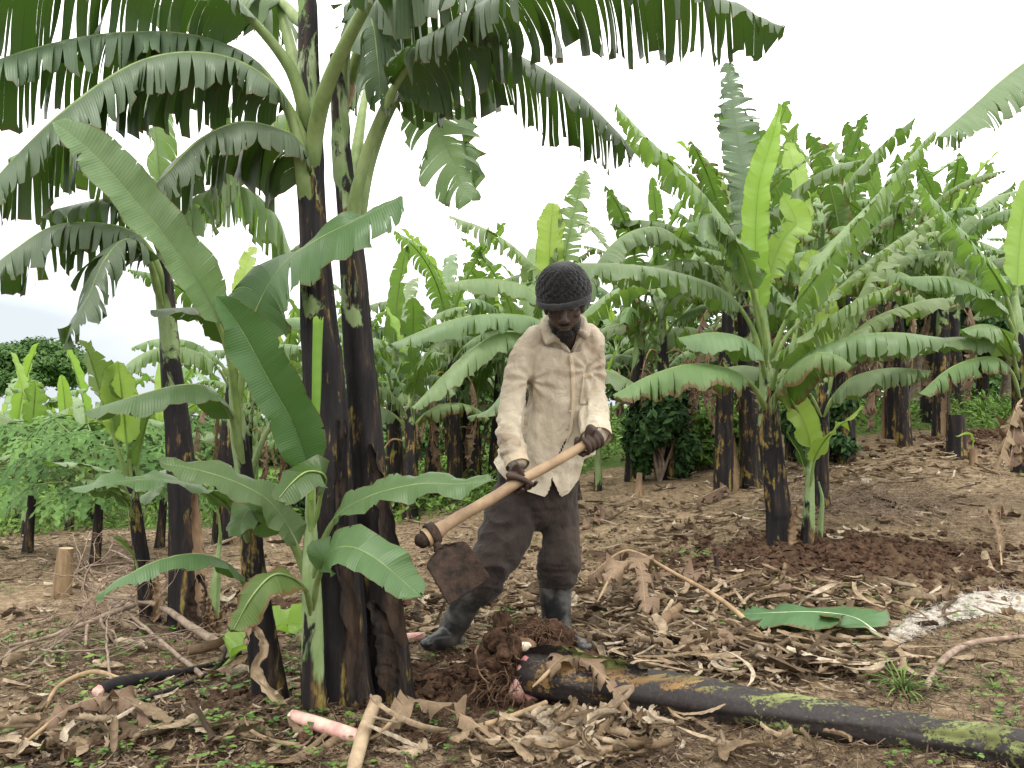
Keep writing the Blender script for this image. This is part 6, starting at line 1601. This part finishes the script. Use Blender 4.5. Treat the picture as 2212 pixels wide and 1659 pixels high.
dryleaf('dry_banana_leaf', [(820, 1655, .08), (900, 1600, .09), (1000, 1610, .07), (1080, 1650, .04)], .05, 'brown leaf folded lengthwise at the bottom edge, centre', 'dry leaf', 210, droop=.7, tear=.5)
dryleaf('dry_banana_leaf', [(40, 1640, .03), (160, 1590, .08), (260, 1570, .07), (330, 1600, .03)], .06, 'curled tan leaf at the bottom left corner', 'dry leaf', 211, droop=.6, tear=.6)
dryleaf('dry_banana_leaf', [(1230, 1160, .02), (1310, 1120, .05), (1180, 1120, .08)], .06, 'pale dry leaf on the ground behind the man\'s left leg', 'dry leaf', 212)
dryleaf('dry_banana_leaf', [(1420, 1160, .01), (1480, 1140, .06), (1500, 1150, .05)], .07, 'curled brown dry leaf on bare soil, centre right', 'dry leaf', 213, droop=.6)
dryleaf('dry_banana_leaf', [(430, 1480, .01), (490, 1465, .04), (560, 1450, .04)], .05, 'flat tan leaf beside the cut sucker stems', 'dry leaf', 214, tear=.2)
dryleaf('dry_banana_leaf', [(1530, 1090, .02), (1570, 1075, .09), (1500, 1100, .06)], .07, 'broad tan sheath curled at the foot of the leaning trunk', 'dry leaf', 215, tear=.1)
# green cut leaf
dryleaf('cut_banana_leaf', [(1905, 1412, .035), (1850, 1385, .055), (1780, 1375, .07), (1700, 1372, .06), (1600, 1360, .03)], .20, 'fresh green cut banana leaf with pale stalk lying on dry litter', 'cut leaf', 221, 'leaf_cut', 'rib_cut', s0=.14, elev=6, droop=.22, tear=.25, base=.22, lift=.035, dev=.25, stripw=.05, ragged=.05, ripple=.008, ribr=(.012, .005))
dryleaf('cut_banana_leaf', [(480, 1475, .05), (560, 1420, .09), (640, 1400, .10), (700, 1400, .08)], .09, 'bright green broad leaf lying behind the leaning young plant', 'cut leaf', 222, 'leaf_young', 'rib', s0=.1, elev=35, droop=.05, tear=.02, facing=(0, -.8, .6))

# curved brown sheath behind the fallen trunk
p = on(1275, 1408); C = cr([tuple(on(1275, 1406, .015)) + (.008,), tuple(on(1340, 1408, .02)) + (.016,), tuple(on(1400, 1392, .03)) + (.022,), tuple(on(1440, 1370, .06)) + (.028,), tuple(on(1470, 1350, .08)) + (.018,)], 40)
mb = MB(); mb.tube(C[:, :3], np.stack([C[:, 3], C[:, 3] * .6], 1), 16, prof=1 + .12 * np.sin(np.linspace(0, 6.28, 16, endpoint=False) * 3)[None] + 0 * C[:, :1]); o = mb.build('curved_sheath', M['sheath_brown'], None, p); o.location = p.tolist(); tag(o, 'smooth curved brown leaf sheath lying between boot and fallen trunk', 'leaf sheath')
# stem piece left behind the big trunks
def stick_obj(name, pts, mat, label, cat, end=None, seg=16, parts=None):
    P_ = [tuple(on(a, b, c)) + (r,) for a, b, c, r in pts]; O = np.array(P_[0][:3]); C = cr(P_, 36); mb = MB()
    a_ = np.linspace(0, 6.28, seg, endpoint=False); pr = 1 + .08 * fbm(np.cos(a_)[None] * 2, np.sin(a_)[None] * 2, np.linspace(0, 6, 36)[:, None], 3, len(label))
    mb.tube(C[:, :3], C[:, 3], seg, 0, True, np.stack(np.broadcast_arrays(a_[None] / 6.28, np.linspace(0, .6, 36)[:, None]), -1), pr)
    root = empty(name, O, label, cat); mb.build('stem', mat, root, O)
    if end: 
        m2 = MB(); m2.blob(C[0, :3], (C[0, 3] * .9,) * 3, 3, seed=3, amp=.35); m2.build('cut_end', end, root, O)
    return root, O
stick_obj('cut_sucker', [(215, 1515, .03, .026), (260, 1500, .03, .030), (330, 1478, .02, .020), (400, 1465, .02, .014), (470, 1450, .02, .010), (520, 1432, .03, .006)], M['trunk_low'], 'dug out sucker with pinkish white root end, lying at lower left', 'cut sucker', M['pink'])
root, O = stick_obj('cut_sucker', [(215, 1560, .01, .012), (270, 1545, .015, .010), (330, 1520, .02, .009), (420, 1485, .02, .008), (480, 1450, .03, .006), (500, 1390, .12, .004)], M['trunk_low'], 'thin dark cut sucker with purple base lying below the other', 'cut sucker', M['pink'])
stick_obj('leaf_stalk', [(95, 1545, .01, .007), (130, 1505, .03, .008), (200, 1480, .04, .010), (260, 1490, .03, .006)], M['rib_dead'], 'reddish brown bent stalk left of the dug out sucker', 'dry stalk')
stick_obj('pink_stem_piece', [(632, 1600, .035, .018), (680, 1612, .03, .021), (730, 1622, .028, .021), (785, 1632, .025, .020)], M['pink'], 'peeled pink and white banana stem piece at the bottom edge', 'stem piece', M['white_core'])
stick_obj('split_wood_piece', [(760, 1690, .01, .020), (785, 1640, .04, .020), (812, 1590, .07, .018)], M['wood_chip'], 'short split piece of dry wood beside the pink stem piece', 'wood piece')
stick_obj('stem_piece', [(780, 1395, .02, .024), (850, 1392, .02, .022), (918, 1388, .02, .018)], M['pink'], 'pale pinkish stem piece on the ground touching the toe of the man\'s left hand boot', 'stem piece')
stick_obj('twisted_root', [(2212, 1385, .02, .010), (2100, 1400, .02, .012), (2040, 1440, .02, .014), (2000, 1500, .02, .010)], M['twig'], 'gnarled grey brown root lying beside the grass tuft', 'root')
stick_obj('dry_stalk', [(1000, 1600, .01, .008), (1100, 1575, .02, .009), (1180, 1545, .04, .008)], M['rib_dead'], 'thin brown stalk in front of the dug hole', 'dry stalk')
stick_obj('dry_stalk', [(1120, 1150, .01, .006), (900, 1130, .01, .007), (830, 1100, .01, .006)], M['twig'], 'long pale twig on the ground behind the hoe blade', 'twig')
# sacking
P_ = [(1915, 1395), (1960, 1375), (2020, 1352), (2080, 1330), (2150, 1325), (2240, 1335)]
a = cr([tuple(on(x, y + 12, .01)) for x, y in P_], 90); b = cr([tuple(on(x + 14, y - 44, .01)) for x, y in P_], 90); m_ = 26; s_ = np.linspace(0, 1, m_)
V = a[:, None] * (1 - s_)[None, :, None] + b[:, None] * s_[None, :, None]
wv = .018 + .022 * np.abs(fbm(V[..., 0] * 16, V[..., 1] * 16, oct=4, seed=6)) + .012 * fbm(V[..., 0] * 50, V[..., 1] * 50, oct=2, seed=7)
V[..., 2] = g_shape(V[..., 0], V[..., 1]) + wv * np.sin(np.pi * np.clip(s_, .04, .96))[None] + .003
V[:, 0, 1] += .012 * np.random.RandomState(2).randn(90); V[:, -1, 1] += .015 * np.random.RandomState(3).randn(90)
mb = MB(); mb.grid(V, None, 0, flip=True)
rs = np.random.RandomState(8)
O = on(1915, 1395); root = empty('sacking', O, 'torn bleached white sacking lying on the soil at the right edge', 'sack cloth'); mb.build('cloth', M['sack'], root, O)
mb = MB()
for i in range(420):
    q = V[rs.randint(90), rs.randint(m_)] + rs.randn(3) * [.03, .02, .004]; v = nrm(rs.randn(3) * [1, .6, .4]); P2 = [q]
    for j in range(4): v = nrm(v + rs.randn(3) * .5); P2.append(P2[-1] + v * .012)
    P2 = np.array(P2); P2[:, 2] = np.maximum(P2[:, 2], g_shape(P2[:, 0], P2[:, 1]) + .003); mb.tube(P2, .0009, 4)
mb.build('threads', M['sack'], root, O)

# dead branch heap ------------------------------------------------------------
def branch(p0, px_pts, r0, label, seed, depth=3, nk=7):
    rs = np.random.RandomState(seed); P_ = [tuple(on(a, b, c)) for a, b, c in px_pts]; O = np.array(P_[0]); mb = MB()
    C = cr(P_, 40); mb.tube(C + .003 * rs.randn(*C.shape) * np.linspace(.3, 1, 40)[:, None], np.linspace(r0, r0 * .35, 40), 9)
    root = empty('dead_branch', O, label, 'dead branch'); mb.build('bough', M['bark'], root, O)
    tw = MB()
    def grow(p, v, L_, r, dep):
        k = 7; P2 = [p]
        for j in range(k):
            v = nrm(v + rs.randn(3) * .22 + [0, 0, .01]); P2.append(P2[-1] + v * L_ / k)
        P2 = np.array(P2); g_ = g_shape(P2[:, 0], P2[:, 1]); P2[:, 2] = np.clip(P2[:, 2], g_ + .004, g_ + .30)
        tw.tube(P2, np.linspace(r, r * .45, k + 1), 5)
        if dep > 0:
            for _ in range(rs.randint(2, 4)):
                j = rs.randint(2, k + 1); grow(P2[j], nrm(v + rs.randn(3) * .7), L_ * rs.uniform(.45, .8), r * .6, dep - 1)
    for i in range(nk):
        j = rs.randint(6, 40); T_ = nrm(C[min(j + 1, 39)] - C[j - 1]); grow(C[j], nrm(T_ + rs.randn(3) * [.6, .6, .35]), rs.uniform(.22, .5), r0 * .42, depth - 1)
    tw.build('twigs', M['twig'], root, O)
branch(0, [(500, 1420, .02), (430, 1395, .05), (330, 1355, .10), (250, 1372, .10), (190, 1395, .09), (120, 1410, .07), (20, 1430, .06)], .020, 'thickest forked dead branch, running from centre left towards the left edge', 1)
branch(0, [(345, 1358, .10), (320, 1320, .14), (290, 1280, .16), (235, 1235, .14)], .010, 'pale thin branch rising from the fork towards the slim banana stem', 2, nk=4)
branch(0, [(450, 1480, .01), (380, 1435, .03), (300, 1375, .06), (220, 1320, .08), (130, 1270, .10)], .010, 'long straight dead branch crossing under the thick one', 3, nk=6)
branch(0, [(60, 1450, .01), (150, 1400, .05), (240, 1360, .08), (330, 1345, .08)], .007, 'dead branch with fine twigs in the middle of the heap', 4, nk=9)
branch(0, [(260, 1540, .01), (235, 1470, .04), (230, 1400, .09), (250, 1340, .12)], .006, 'crooked whitish branch standing up at the front of the heap', 5, nk=5)
branch(0, [(-60, 1480, .01), (40, 1430, .04), (160, 1440, .05), (300, 1420, .04)], .007, 'low dead branch lying at the left edge of the heap', 6, nk=9)
# brushwood drift on the right slope
rs = np.random.RandomState(12); mb = MB(); c0 = G(1900, 1100)
for i in range(900):
    x = c0[0] + rs.randn() * .38; y = c0[1] + rs.randn() * .32; v = nrm(np.array([rs.randn(), rs.randn(), rs.randn() * .25])); L_ = rs.uniform(.05, .22); q = np.array([x, y, float(g_shape(x, y)) + rs.rand() * .06]); P2 = [q]
    for j in range(3): v = nrm(v + rs.randn(3) * .3); P2.append(P2[-1] + v * L_ / 3)
    mb.tube(np.array(P2), .0018, 4, cap=False)
tag(mb.build('brushwood', M['twig']), kind='stuff')
